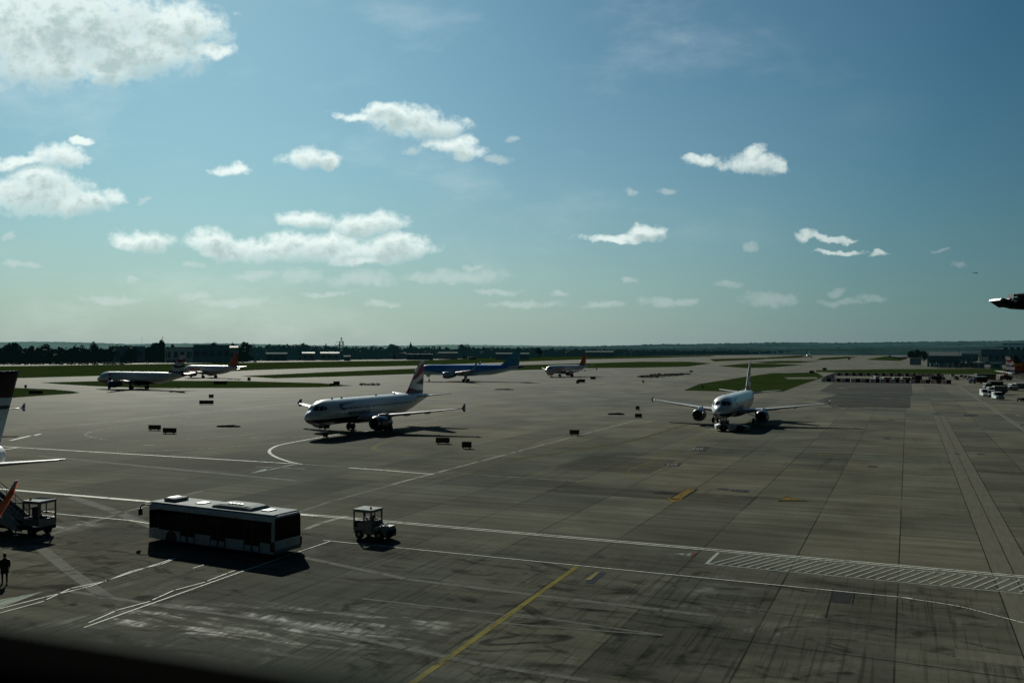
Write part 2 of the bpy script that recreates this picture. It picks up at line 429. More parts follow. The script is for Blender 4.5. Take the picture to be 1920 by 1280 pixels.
    col = mixc(nt, mth(nt, 'MULTIPLY', pale, .62), col, APR_P)
    col = mixc(nt, mth(nt, 'MULTIPLY', mth(nt, 'MULTIPLY', sw, .5), 1.0), col, (.045, .06, .055))
    # joints
    j = line_mask(nt, X, PX, OX, .045)
    jy = mth(nt, 'MULTIPLY', line_mask(nt, Y, PY, 57.9, .035), .5)
    seal = sstep(nt, noise(nt, P, .09, 3), .30, .52)
    jm = mth(nt, 'MULTIPLY', mth(nt, 'MAXIMUM', j, jy), mth(nt, 'MULTIPLY_ADD', seal, .75, .2))
    col2 = mixc(nt, 1.0, col, (1, 1, 1), 'MULTIPLY')
    vm = nt.nodes.new('ShaderNodeVectorMath'); vm.operation = 'SCALE'; nt.links.new(col2, vm.inputs[0]); nt.links.new(k, vm.inputs['Scale'])
    col3 = mixc(nt, mth(nt, 'MULTIPLY', jm, .9), vm.outputs[0], (.012, .013, .012))
    # gloss: worn concrete, smoother where scrubbed / damp, with pale sheen painted into the colour
    wet_sheen = mth(nt, 'MULTIPLY', sstep(nt, noise(nt, mapping(nt, P, (.30, 1.3, 1)), .55, 9, .70, .4), .46, .62), 1.0)
    spots = None
    for (cx_, cy_, rad) in WET_SHEEN:
        d = nt.nodes.new('ShaderNodeVectorMath'); d.operation = 'DISTANCE'; nt.links.new(P, d.inputs[0]); d.inputs[1].default_value = (cx_, cy_, 0)
        s_ = sstep(nt, d.outputs['Value'], rad, rad * .3)
        spots = s_ if spots is None else mth(nt, 'MAXIMUM', spots, s_)
    wet_sheen = mth(nt, 'MULTIPLY', mth(nt, 'MULTIPLY', wet_sheen, spots), sstep(nt, noise(nt, mapping(nt, P, (2.4, .5, 1)), 1.0, 7, .7), .34, .56))
    nt.links.new(mixc(nt, mth(nt, 'MULTIPLY', wet_sheen, .45), col3, (.26, .285, .25)), b.inputs['Base Color'])
    r = mth(nt, 'MULTIPLY_ADD', mth(nt, 'SUBTRACT', med, .5), .25, APR_ROUGH)
    r = mth(nt, 'ADD', r, mth(nt, 'MULTIPLY', mth(nt, 'SUBTRACT', streak, .5), .20))
    r = mth(nt, 'SUBTRACT', r, mth(nt, 'MULTIPLY', wet_sheen, .24), clamp=True)
    nt.links.new(r, b.inputs['Roughness'])
    nt.links.new(mth(nt, 'MULTIPLY_ADD', mth(nt, 'SUBTRACT', k, 1.0), APR_SPEC * .9, APR_SPEC, True), b.inputs['Specular IOR Level'])
    bp = nt.nodes.new('ShaderNodeBump'); bp.inputs['Strength'].default_value = .25; bp.inputs['Distance'].default_value = .02
    nt.links.new(mth(nt, 'ADD', fine, mth(nt, 'MULTIPLY', jm, -2.0)), bp.inputs['Height'])
    nt.links.new(bp.outputs[0], b.inputs['Normal'])
    w_, mx = dull(nt, b)
    nt.links.new(mth(nt, 'MAXIMUM', w_, mth(nt, 'MULTIPLY', wet_sheen, .36)), mx.inputs[0])
    return m

def paint_material(name, col, wear=.5, rough=.7, spec=.15, alpha=1.0):
    """road paint, worn through to the concrete in places"""
    m, nt, b = newmat(name)
    P = rotz_coords(nt)
    n = noise(nt, P, .7, 8, .7)
    n2 = noise(nt, mapping(nt, P, (3, .4, 1)), 1.0, 6, .65)
    a = mth(nt, 'MULTIPLY', sstep(nt, mth(nt, 'ADD', n, mth(nt, 'MULTIPLY', n2, .45)), wear, wear + .28), alpha)
    nt.links.new(mixc(nt, sstep(nt, n2, .3, .7), tuple(c * .75 for c in col), col), b.inputs['Base Color'])
    b.inputs['Roughness'].default_value = rough; b.inputs['Specular IOR Level'].default_value = spec
    nt.links.new(a, b.inputs['Alpha'])
    dull(nt, b, .3, .8)
    return m

def grass_material(name, a_, b_, c_):
    m, nt, b = newmat(name)
    tc = nt.nodes.new('ShaderNodeTexCoord'); P = tc.outputs['Object']
    n = noise(nt, P, .03, 7, .68); f = noise(nt, mapping(nt, P, (1, .3, 1)), .15, 7, .75)
    col = mixc(nt, sstep(nt, n, .35, .65), a_, b_)
    col = mixc(nt, mth(nt, 'MULTIPLY', sstep(nt, f, .48, .75), .75), col, c_)
    nt.links.new(col, b.inputs['Base Color'])
    b.inputs['Roughness'].default_value = .95; b.inputs['Specular IOR Level'].default_value = 0.0
    return m

M_APRON = apron_material()
M_GRASS = grass_material('grass_turf', (.013, .028, .007), (.019, .032, .010), (.046, .044, .022))
M_FIELD = grass_material('field_turf', (.015, .033, .008), (.022, .038, .012), (.02, .03, .01))
M_WHITE = paint_material('white_paint', (.50, .53, .47), .42, .6, .25)
M_WHITE2 = paint_material('white_paint_worn', (.24, .26, .23), .52, .7, .18, .75)
M_FAINT = paint_material('old_white_paint', (.145, .158, .138), .46, .75, .15, .55)
M_YEL = paint_material('yellow_paint', (.17, .145, .018), .48, .7, .15, .75)
M_YELF = paint_material('yellow_paint_faded', (.10, .092, .02), .52, .75, .13, .45)
M_ARROW = paint_material('arrow_paint', (.165, .115, .02), .44, .7, .15, .8)
M_BLACK = paint_material('black_paint', (.012, .013, .012), .40, .75, .1, .9)
M_PATCH = paint_material('dark_patch', (.030, .032, .030), .46, .85, .12, .28)
M_BLUEP = paint_material('blue_paint', (.016, .026, .05), .44, .7, .15, .65)
def patchwork_material():
    m, nt, b = newmat('asphalt_repair')
    P = rotz_coords(nt)
    br = nt.nodes.new('ShaderNodeTexBrick'); br.offset = .37; br.inputs['Scale'].default_value = 1.0; br.inputs['Brick Width'].default_value = 13.0; br.inputs['Row Height'].default_value = 6.4; br.inputs['Mortar Size'].default_value = .14
    br.inputs['Color1'].default_value = (.016, .020, .021, 1); br.inputs['Color2'].default_value = (.042, .046, .042, 1); br.inputs['Mortar'].default_value = (.012, .013, .013, 1)
    nt.links.new(mapping(nt, P, rot=(0, 0, .0), loc=(3, 2, 0)), br.inputs['Vector'])
    n = noise(nt, mapping(nt, P, (.06, .6, 1)), 1.0, 7, .65); n2 = noise(nt, P, .08, 5, .6)
    c = mixc(nt, mth(nt, 'MULTIPLY', sstep(nt, n, .45, .75), .6), br.outputs['Color'], (.060, .064, .056))
    nt.links.new(c, b.inputs['Base Color']); b.inputs['Roughness'].default_value = .85; b.inputs['Specular IOR Level'].default_value = .12
    nt.links.new(mth(nt, 'MULTIPLY', sstep(nt, mth(nt, 'ADD', n2, mth(nt, 'MULTIPLY', n, .4)), .48, .70), .9), b.inputs['Alpha'])
    dull(nt, b)
    return m
M_ASPH = patchwork_material()
M_PALE = paint_material('pale_repair', (.15, .148, .118), .36, .85, .12, .6)
M_MINT = paint_material('mint_paint', (.20, .26, .21), .46, .65, .2, .7)

# ------------------------------------------------------------------ ground sheets
g = MB(); g.add([(-14000, -600, -.05), (14000, -600, -.05), (14000, 16000, -.05), (-14000, 16000, -.05)], [(0, 1, 2, 3)])
tag(g.build('ground', M_FIELD), kind='structure')
ap = [G(-700, 679), G(20, 682.5), G(270, 678.5), G(440, 677), G(650, 674.5), G(880, 671.5), G(1120, 668.5), G(1330, 666), G(1440, 664.5), G(1700, 665.0), G(1920, 673), G(2300, 690)]
far = [(p.x, p.y) for p in ap]
sheet('apron', [[(-330, -40), (330, -40)] + far[::-1]], M_APRON, 0.0)

def px(pts): return [G(*p) for p in pts]
GRASS = [
 px([(-500, 692), (30, 686), (130, 684.5), (270, 682.5), (440, 680), (650, 677), (800, 675.2), (905, 671), (1100, 668.3), (1330, 666.6), (1345, 668), (1100, 673.5), (905, 680.5), (790, 685), (600, 689.5), (480, 693.5), (345, 700), (185, 704.5), (35, 708.5), (-500, 722)]),
 px([(75, 717), (185, 714.2), (345, 713.5), (440, 714), (600, 718), (662, 723), (600, 725.7), (440, 727.3), (275, 727.2), (185, 724), (112, 720)]),
 px([(452, 705), (600, 698), (772, 691), (967, 684.5), (1202, 678), (1290, 678), (1335, 681), (1290, 687), (1202, 689), (1097, 690), (967, 694), (772, 701), (640, 705.5), (515, 709)]),
 px([(-500, 722), (-60, 725), (30, 727), (100, 730), (135, 733), (150, 736), (135, 738), (100, 740), (30, 745), (-60, 753), (-500, 790)]),
 px([(1282, 732), (1312, 719.5), (1398, 706.3), (1445, 699.8), (1530, 698), (1545, 706), (1530, 712), (1502, 721), (1468, 734), (1415, 734.3)]),
 px([(1347, 686), (1402, 681), (1450, 681.8), (1507, 683.5), (1450, 688.5), (1402, 690)]),
 px([(1410, 679), (1462, 676.2), (1537, 677), (1500, 680), (1440, 681)]),
 px([(1440, 669.5), (1507, 665.8), (1525, 667), (1500, 670.5), (1440, 672.5)]),
 px([(1330, 673), (1480, 669), (1420, 674), (1340, 677.5)]),
 px([(1540, 671), (1590, 668.2), (1610, 669.5), (1570, 673.5), (1530, 675)]),
 px([(1622, 674), (1660, 668), (1690, 668.2), (1700, 673), (1685, 676.5)]),
 px([(1530, 694), (1660, 692), (1800, 691.5), (1920, 692), (2000, 693), (2000, 702), (1885, 701), (1700, 701.5), (1530, 697)]),
]
for k, p in enumerate(GRASS):
    o = sheet('grass', [p], M_GRASS, .02 + .004 * k, kind='stuff')
GR_STRIP = sheet('taxiway', [px([(1470, 707.5), (1531, 707.0), (1533, 710.6), (1478, 711)])], M_PALE, .09)

# repairs and stains
sheet('asphalt_patch', [px([(1537, 733), (1562, 717), (1709, 717.5), (1711, 741), (1707, 741.5), (1707, 765), (1560, 764), (1556, 757), (1527, 752), (1572, 739.5)])], M_ASPH, .012)
sheet('concrete_patch', [[UV(-33, 92), UV(-13.2, 92), UV(-13.2, 87), UV(-33, 87)], [UV(-38.5, 104), UV(-27, 104), UV(-27, 118), UV(-38.5, 118)]], M_PATCH, .008)
sheet('concrete_band', [[UV(4.9, 40), UV(7.35, 40), UV(7.35, 222), UV(4.9, 222)], [UV(2.0, 47.4), UV(14, 47.4), UV(14, 49.0), UV(2.0, 49.0)], [UV(4.6, 38), UV(5.5, 38), UV(5.5, 47.2), UV(4.6, 47.2)], [UV(6.0, 38), UV(6.9, 38), UV(6.9, 47.2), UV(6.0, 47.2)]], M_PALE, .010)

def strip(pts, wdt):
    """ribbon of the given width along ground points"""
    out = []
    for a, b_ in zip(pts[:-1], pts[1:]):
        a, b_ = Vector(a), Vector(b_); d = (b_ - a).normalized(); n = Vector((-d.y, d.x, 0)) * wdt / 2; e = d * wdt * .2
        out.append([a - n - e, b_ - n + e, b_ + n + e, a + n - e])
    return out
def smooth(pts, k=6):
    pts = [Vector(p) for p in pts]; out = []
    for i in range(len(pts) - 1):
        p0, p1, p2, p3 = pts[max(0, i - 1)], pts[i], pts[i + 1], pts[min(len(pts) - 1, i + 2)]
        for j in range(k):
            t = j / k
            out.append(.5 * ((2 * p1) + (p2 - p0) * t + (2 * p0 - 5 * p1 + 4 * p2 - p3) * t * t + (3 * p1 - p0 - 3 * p2 + p3) * t ** 3))
    return out + [pts[-1]]
def dashed(pts, wdt, on, off):
    out = []; acc = 0
    for a, b_ in zip(pts[:-1], pts[1:]):
        a, b_ = Vector(a), Vector(b_); L = (b_ - a).length; t = 0
        while t < L:
            ph = acc % (on + off)
            step = min((on - ph) if ph < on else (on + off - ph), L - t) + 1e-4
            if ph < on: out += strip([a.lerp(b_, t / L), a.lerp(b_, min(1, (t + step) / L))], wdt)
            t += step; acc += step
    return out

# bright white lines
wl = strip([UV(-120, 66.2), UV(-46, 66.4)], .62)
wl += strip([UV(-46, 66.25), UV(8.6, 65.95)], .17) + strip([UV(-46, 66.75), UV(8.6, 66.4)], .17) 
wl += strip([UV(8.6, 65.9), UV(16, 65.6)], .4)
wl += strip([UV(-39.5, 58.1), UV(.2, 57.9)], .11)
wl += strip(smooth(px([(1686, 1119.3), (1790, 1135), (1840, 1147), (1920, 1168), (2000, 1194)])), .10)
wl += strip(px([(105, 963), (240, 975), (300, 984)]), .16)
wl += strip([UV(-122, 94.8), UV(-69.5, 95.2)], .34)
wl += strip(px([(655, 877), (720, 881.5), (812, 889)]), .34)
wl += strip(smooth(px([(700, 807), (640, 813.5), (605, 819), (560, 827), (525, 834), (510, 840), (505, 846), (509, 852), (523, 859), (545, 866), (565, 870)])), .42)
wl += strip(px([(0, 1141), (85, 1119), (165, 1100), (325, 1047)]), .11)
wl += strip(px([(0, 1149), (82, 1127)]), .10) + strip(px([(88, 1123.5), (130, 1104)]), .10) + strip(px([(134, 1102.5), (197, 1089.5)]), .10) + strip(px([(200, 1088.5), (248, 1070)]), .10) + strip(px([(250, 1069.5), (300, 1058)]), .10) + strip(px([(303, 1057.5), (330, 1046)]), .10)
wl += strip(px([(158, 1176), (450, 1072.5), (555, 1036), (620, 1014)]), .11)
wl += strip(px([(167, 1167), (215, 1146)]), .10) + strip(px([(219, 1144), (281, 1127)]), .10) + strip(px([(286, 1124.5), (325, 1107)]), .10) + strip(px([(330, 1105.5), (385, 1091)]), .10) + strip(px([(389, 1089), (425, 1075)]), .10) + strip(px([(428, 1073.5), (440, 1069.5)]), .10)
wl += strip(px([(362, 1065), (383, 1058.5)]), .09)
wl += strip(px([(20, 825.5), (56, 817)]), .5) + strip(px([(65, 816), (76, 813.3)]), .45) + strip(px([(0, 844), (32, 839)]), .4)
sheet('white_marking', wl, M_WHITE, .022)
# hatched box
hz_ = strip([UV(-12.25, 61.75), UV(9.5, 61.55)], .13) + strip([UV(-12.1, 65.6), UV(9.5, 65.3)], .12) + strip([UV(-12.2, 61.7), UV(-12.1, 65.6)], .22)
x0 = -12.0
while x0 < 9.3:
    hz_ += strip([UV(x0, 61.9), UV(x0 + 1.62, 65.4)], .13); x0 += .60
sheet('hatched_marking', hz_, paint_material('hatch_paint', (.30, .34, .31), .42, .65, .2, .85), .020)
# worn white lines
w2 = strip([UV(-69.5, 95.2), UV(-32, 94.8)], .26)
w2 += strip(smooth(px([(900, 773.5), (830, 786), (755, 798), (700, 807)])), .5)
w2 += strip(smooth(px([(180, 846), (300, 845), (400, 839.5), (480, 833.5), (560, 826.5)])), .3)
w2 += strip(px([(15, 806.5), (100, 801), (250, 786), (320, 778.5), (440, 768), (560, 754.5)]), .5)
w2 += dashed(smooth(px([(480, 813), (430, 817.5), (360, 822.5), (300, 824.5), (230, 825.5), (190, 823), (160, 815), (175, 808.5), (210, 801.5), (290, 792), (360, 783.5)])), .3, 3.2, 1.6)
w2 += dashed(px([(470, 822), (500, 818), (600, 819.5), (610, 820)]), .3, 2.5, 1.5)
w2 += strip(px([(480, 874.5), (511, 876)]), .3) + strip(px([(529, 877), (571, 879)]), .3)
w2 += strip(px([(270, 835), (289, 834)]), .5)
w2 += strip([UV(-49.3, 85), UV(-49.6, 190)], .55)
w2 += strip(px([(110, 735.5), (300, 733.5)]), .6) + strip(px([(135, 731), (300, 725)]), .8)
w2 += strip(px([(1795, 722.5), (1872, 775), (1960, 834)]), .26) + strip(px([(1797, 722.5), (1877, 775), (1966, 833)]), .2) + strip(px([(1890, 755), (1980, 790)]), .2)
w2 += strip(px([(1872, 757), (1876, 758.2)]), .8) + strip(px([(1888, 766), (1893, 768)]), .8) + strip(px([(1907, 778), (1913, 780)]), .8)
w2 += strip(px([(575, 992), (600, 981), (650, 967.5)]), .5)
sheet('worn_marking', w2, M_WHITE2, .018)
fa = strip([UV(-104, 88.4), UV(-60, 83.0)], .9)
fa += strip(px([(135, 932), (210, 957), (300, 992)]), 1.0) + strip(px([(70, 1022), (130, 1070), (200, 1120)]), .8) + strip(px([(0, 1015), (60, 1012), (150, 985), (240, 958), (380, 920)]), .6)
fa += strip(px([(560, 960), (620, 940), (742, 907)]), .5) + strip(px([(570, 1045), (760, 1085), (1000, 1115), (1240, 1143), (1340, 1155)]), .5)
fa += strip(px([(130, 1108), (300, 1135), (520, 1165), (760, 1215), (900, 1245), (1100, 1275)]), .4)
fa += strip(px([(680, 1122), (860, 1142), (1010, 1160)]), .22) + strip(px([(960, 1150), (1240, 1190)]), .25) + strip(px([(900, 1165), (1230, 1190)]), .2)
fa += strip(px([(830, 740), (980, 725), (1100, 716)]), .5) + strip(px([(250, 742), (470, 735), (600, 729)]), .7)
sheet('old_marking', fa, M_FAINT, .014)
# pale concrete showing where the yellow and the mint paint lie
sheet('mint_marking', [px([(-30, 1140), (0, 1124), (82, 1108.5), (70, 1113), (-5, 1142)]), px([(470, 887), (497, 878.5), (506, 881)]), ] + strip(px([(500, 881.5), (556, 869.5)]), .35), M_MINT, .016)
ye = strip([UV(-19.75, 57.7), UV(-19.2, 33.5)], .34)
ye += strip(smooth(px([(1345, 806), (1260, 846), (1230, 862), (1190, 877), (1179, 882), (1177, 887), (1182, 894), (1212, 905)])), .16)
ye += strip(px([(1212, 905), (1295, 916.5), (1440, 929)]), .1) + strip(px([(1440, 929), (1465, 934)]), .1)
ye += strip(smooth(px([(762, 822), (730, 826.5), (706, 833.5), (698, 839.5), (705, 845), (740, 852), (790, 856)])), .22) + strip(smooth(px([(775, 822.5), (735, 828), (712, 834), (704, 839.5), (712, 844), (745, 850.5), (792, 854.6)])), .2)
sheet('yellow_marking', ye, M_YEL, .017)
yf = dashed(smooth(px([(790, 855.5), (860, 858.3), (905, 858.5), (960, 857.5)])), .7, .55, .75)
yf += strip(smooth(px([(958, 861), (1010, 854.5), (1080, 843), (1180, 826.5), (1235, 812), (1292, 795)])), 1.0)
sheet('faded_yellow_marking', yf, M_YELF, .0155)
sheet('arrow_edge', [[UV(-23.0, 89.75), UV(-22.6, 91.9), UV(-20.0, 90.0)]] + strip(px([(1264, 936.5), (1297, 917)]), 1.25) + [px([(1457, 939.5), (1474, 929.5), (1515, 939.5)])], M_BLACK, .026)
sheet('arrow_marking', [px([(1250, 933.5), (1284, 936), (1261, 942)])] + strip(px([(1266, 936), (1295, 917.5)]), .85) + [px([(1461, 937.5), (1475, 931), (1509, 938)]), px([(1532, 852.5), (1540, 851), (1571, 853.3)])], M_ARROW, .030)
sheet('dark_marking', [px([(1296, 845.5), (1306, 836.5), (1331, 837), (1322, 846)]), px([(1243, 873), (1252, 867), (1280, 867.8), (1272, 874.5)]), px([(1340, 916), (1352, 914.8), (1406, 919), (1402, 923.5)]), px([(1215, 920), (1272, 922.5), (1271, 925), (1217, 921.5)]), px([(1126, 856), (1136, 851.5), (1156, 852), (1146, 857.5)]),
   px([(1560, 1105.5), (1597, 1108), (1593, 1131), (1556, 1128)])] , paint_material('dark_marking_paint', (.02, .022, .026), .36, .75, .2, .85), .0165)
tx = []
for (cx_, cy_) in ((1305, 841.5), (1257, 870.6)):          # worn letters inside the dark panels
    for k in range(3):
        q0 = G(cx_ - 6 + k * 7, cy_ + 2.2); q1 = G(cx_ - 4.4 + k * 7, cy_ - 2.0); q2 = G(cx_ - 1.4 + k * 7, cy_ - 1.9); q3 = G(cx_ - 3 + k * 7, cy_ + 2.3)
        tx += strip([q0, q1, q2, q3] + ([q0] if k == 0 else []), .13)
tx += strip(px([(1366, 919), (1372, 917.6), (1386, 918.6), (1394, 920.6)]), .16)
sheet('letter_marking', tx, M_WHITE2, .034)
sheet('blue_marking', [px([(1096, 1092), (1112, 1071), (1138, 1072.5), (1112, 1094.5)]), px([(1806, 777), (1832, 777), (1835, 780), (1808, 780)])], M_BLUEP, .0185)
sheet('yellow_bar_marking', strip(px([(1103, 1087), (1120, 1073.5)]), .3), paint_material('bar_paint', (.13, .12, .025), .42, .6, .3), .036)
sheet('triangle_marking', [px([(1262, 1038), (1298, 1036.8), (1294, 1043.5)])], M_WHITE2, .028)
sheet('red_marking', [px([(1298, 1036.8), (1306, 1036.9), (1300, 1043), (1294, 1043.5)])], paint_material('red_paint', (.13, .025, .025), .4, .6, .3, .7), .029)
jl = strip([UV(4.88, 38), UV(4.88, 222)], .06) + strip([UV(6.15, 38), UV(6.15, 222)], .055) + strip([UV(7.35, 38), UV(7.35, 222)], .06)
jl += strip(px([(1548, 1158), (1562, 1103)]), .07) + strip(px([(1602, 1107), (1598, 1132)]), .07) + strip([UV(-12.8, 52.2), UV(-.5, 51.2)], .05) + strip([UV(-9.6, 46.4), UV(5, 45.6)], .06) + strip(px([(1500, 957), (1566, 960)]), .06)
jl += strip(px([(1576, 945), (1643, 950)]), .08) + strip(px([(1714, 959), (1784, 965)]), .08) + strip([UV(-33, 86.9), UV(-13.2, 86.7)], .10)
jl += strip(px([(0, 1128), (130, 1090), (290, 1040)]), .05)
sheet('joint_seal', jl, M_BLACK, .019)
# ------------------------------------------------------------------ aircraft
WHITEP = mat('white_aircraft_paint', (.66, .70, .70), .34, var=.06, vs=.5, coat=.3)
NAVY = mat('navy_paint', (.012, .018, .05), .35, var=.1, coat=.2)
REDP = mat('red_livery_paint', (.27, .012, .03), .35, var=.1, coat=.2)
ORANGE = mat('orange_livery_paint', (.46, .065, .014), .38, var=.08, coat=.2)
GREYP = mat('grey_wing_paint', (.42, .44, .45), .42, var=.1, vs=.8)
METAL = mat('bare_metal', (.55, .56, .58), .28, metal=.9, var=.1)
DKMETAL = mat('dark_metal', (.05, .05, .055), .45, metal=.5)
BLACKR = mat('rubber', (.012, .012, .012), .8, spec=.2)
GLASSD = mat('dark_window_glass', (.006, .008, .010), .12, var=.05, spec=.6)
FAN = mat('fan_blades', (.012, .012, .013), .5)
TEAL = mat('teal_tail_paint', (.07, .42, .60), .35, coat=.2)
DKBLUE = mat('dark_blue_paint', (.012, .05, .22), .32, coat=.3)
PALEB = mat('pale_blue_paint', (.32, .55, .66), .34, coat=.3)
CHAR = mat('charcoal_tail_paint', (.02, .022, .026), .35, coat=.2)
AMBERP = mat('amber_paint', (.75, .30, .02), .4)

def split_mat(name, top, low, kind, zb=2.75):
    """fuselage paint: a dark belly, or a wave of two blues"""
    m, nt, b = newmat(name)
    tc = nt.nodes.new('ShaderNodeTexCoord'); P = tc.outputs['Object']
    sp = nt.nodes.new('ShaderNodeSeparateXYZ'); nt.links.new(P, sp.inputs[0])
    X, Y, Z = sp.outputs
    if kind == 'belly':                 # the belly line rises towards the tail
        lim = mth(nt, 'MULTIPLY_ADD', mth(nt, 'MAXIMUM', mth(nt, 'SUBTRACT', mth(nt, 'MULTIPLY', X, -1.0), 23.0), 0.0), -.35, zb)
        f = sstep(nt, mth(nt, 'SUBTRACT', Z, lim), -.012, .012)
    else:
        lim = mth(nt, 'MULTIPLY_ADD', mth(nt, 'SINE', mth(nt, 'MULTIPLY_ADD', X, .115, .4)), 1.15, zb)
        f = sstep(nt, mth(nt, 'SUBTRACT', Z, lim), -.25, .25)
    n = noise(nt, P, .8, 5, .6)
    gr = noise(nt, mapping(nt, P, (.3, 3, 4)), 1.0, 6, .65)
    c = mixc(nt, f, low, top)
    c = mixc(nt, mth(nt, 'MULTIPLY', sstep(nt, gr, .5, .8), .16), c, (.2, .2, .18))
    nt.links.new(c, b.inputs['Base Color'])
    nt.links.new(mth(nt, 'MULTIPLY_ADD', n, .18, .24), b.inputs['Roughness'])
    b.inputs['Coat Weight'].default_value = .3; b.inputs['Coat Roughness'].default_value = .15
    return m
FUS_BA = split_mat('white_over_navy_paint', (.62, .68, .69), (.006, .008, .020), 'belly', 2.95)
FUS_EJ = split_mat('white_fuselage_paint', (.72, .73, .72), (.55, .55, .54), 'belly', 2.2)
FUS_TU = split_mat('two_blue_paint', (.05, .26, .72), (.48, .72, .82), 'wave', 4.6)

# stations: aft of nose, top, bottom, half width
FUSE = [(0.0, 3.34, 3.26, .04), (.06, 3.52, 3.08, .24), (.18, 3.70, 2.90, .42), (.4, 3.93, 2.68, .66), (.7, 4.12, 2.48, .88), (1.0, 4.28, 2.33, 1.05), (1.35, 4.48, 2.20, 1.22),
        (1.7, 4.78, 2.09, 1.37), (2.1, 5.10, 2.00, 1.52), (2.5, 5.36, 1.94, 1.64), (3.0, 5.58, 1.88, 1.76), (3.6, 5.75, 1.84, 1.86), (4.4, 5.87, 1.81, 1.94), (5.5, 5.93, 1.80, 1.975),
        (9.0, 5.94, 1.80, 1.975), (13, 5.94, 1.80, 1.975), (17, 5.94, 1.80, 1.975), (21, 5.94, 1.80, 1.975), (24.3, 5.94, 1.81, 1.97), (26, 5.94, 1.93, 1.93), (27.5, 5.93, 2.18, 1.84), (29, 5.92, 2.52, 1.70),
        (30.5, 5.90, 2.92, 1.52), (32, 5.86, 3.33, 1.30), (33.5, 5.80, 3.76, 1.06), (35, 5.72, 4.18, .78), (36.2, 5.63, 4.53, .53), (37.1, 5.55, 4.80, .33), (37.57, 5.46, 4.93, .25)]
def fstat(a):
    for p, q in zip(FUSE[:-1], FUSE[1:]):
        if a <= q[0]:
            t = (a - p[0]) / (q[0] - p[0])
            return [p[i] + (q[i] - p[i]) * t for i in (1, 2, 3)]
    return list(FUSE[-1][1:])

class Dim:
    """proportions of one type, as a remap of the basic airliner"""
    def __init__(s, sa=1.0, sy=1.0, sz=1.0, lift=0.0, mid=0.0, cut=0.0):
        s.sa, s.sy, s.sz, s.lift, s.mid, s.cut = sa, sy, sz, lift, mid, cut
    def p(s, a, y, z):                     # aircraft (aft, left, up) -> object coordinates
        return Vector((-a * s.sa, y * s.sy, z * s.sz + s.lift))
def surf(d, a, th, off=0.0, side=1):
    t, b_, w_ = fstat(a); zc, h = (t + b_) / 2, (t - b_) / 2
    return d.p(a, side * (w_ + off) * math.sin(th), zc + (h + off) * math.cos(th))
def surf_z(d, a, z, off, side):
    t, b_, w_ = fstat(a); zc, h = (t + b_) / 2, (t - b_) / 2
    return surf(d, a, math.acos(max(-1, min(1, (z - zc) / h))), off, side)
def patch(mb, d, quad, side, off=.015, nu=4, nv=3, mi=0):
    """four (aft, up) corners laid on the skin"""
    (a0, z0), (a1, z1), (a2, z2), (a3, z3) = quad
    vs = []
    for j in range(nv + 1):
        v = j / nv
        for i in range(nu + 1):
            u_ = i / nu
            a = (a0 * (1 - u_) + a1 * u_) * (1 - v) + (a3 * (1 - u_) + a2 * u_) * v
            z = (z0 * (1 - u_) + z1 * u_) * (1 - v) + (z3 * (1 - u_) + z2 * u_) * v
            vs.append(surf_z(d, a, z, off, side))
    k = nu + 1
    mb.add(vs, [(j * k + i, j * k + i + 1, (j + 1) * k + i + 1, (j + 1) * k + i) for j in range(nv) for i in range(nu)], mi, True)

AIRF = [(0, 0), (.012, .35), (.05, .66), (.12, .88), (.25, 1.0), (.42, .95), (.6, .72), (.8, .38), (1, .02)]
def section(le, chord, thick, n=AIRF):
    """closed ring of (aft, t) offsets for an aerofoil"""
    up = [(le + x * chord, t * thick * chord / 2) for x, t in n]
    lo = [(le + x * chord, -t * thick * chord / 2) for x, t in n[1:-1]]
    return up + lo[::-1]

def fin_color(kind, u_, v_):
    """material slot by chord fraction and height fraction"""
    if kind == 'union':
        def tri(px_, py_, poly):
            c = False; j = len(poly) - 1
            for i in range(len(poly)):
                (xi, yi), (xj, yj) = poly[i], poly[j]
                if (yi > py_) != (yj > py_) and px_ < (xj - xi) * (py_ - yi) / (yj - yi) + xi: c = not c
                j = i
            return c
        if tri(u_, v_, [(.30, .86), (1.1, .97), (1.1, .70), (.62, .60), (.35, .50), (.12, .43), (.02, .50), (.22, .66)]): return 1
        if tri(u_, v_, [(1.1, .55), (.72, .43), (.28, .32), (.55, .315), (1.1, .27)]): return 2
        if tri(u_, v_, [(-.1, .19), (.12, .20), (.30, .10), (.42, -.1), (-.1, -.1)]): return 1
        if tri(u_, v_, [(.12, .20), (.50, .14), (1.1, .10), (1.1, -.1), (.36, -.1), (.26, .10)]): return 2
        return 0
    if kind == 'stripe':
        w_ = v_ + .10 * math.sin(u_ * 3.0)
        if .70 < w_ < .84: return 1
        if .40 < w_ < .52: return 2
        if w_ < .20: return 1 if u_ < .4 else 2
        return 0
    if kind == 'cap':
        if v_ > .63: return 1
        if .60 < v_ <= .63 or .555 < v_ <= .575: return 0
        if .52 < v_ <= .60: return 2
        return 0
    if kind == 'heart':
        dx, dz = abs(u_ - .62), v_
        if dz < .62 - .2 * (1 if dx < .05 else 0) and dz > .42 + .55 * 0 and abs(dz - (.34 + dx * .75)) < .13: return 1
        if dz < .30 + dx * .6 and dz > .02 + dx * .35: return 2
        return 0
    return 0

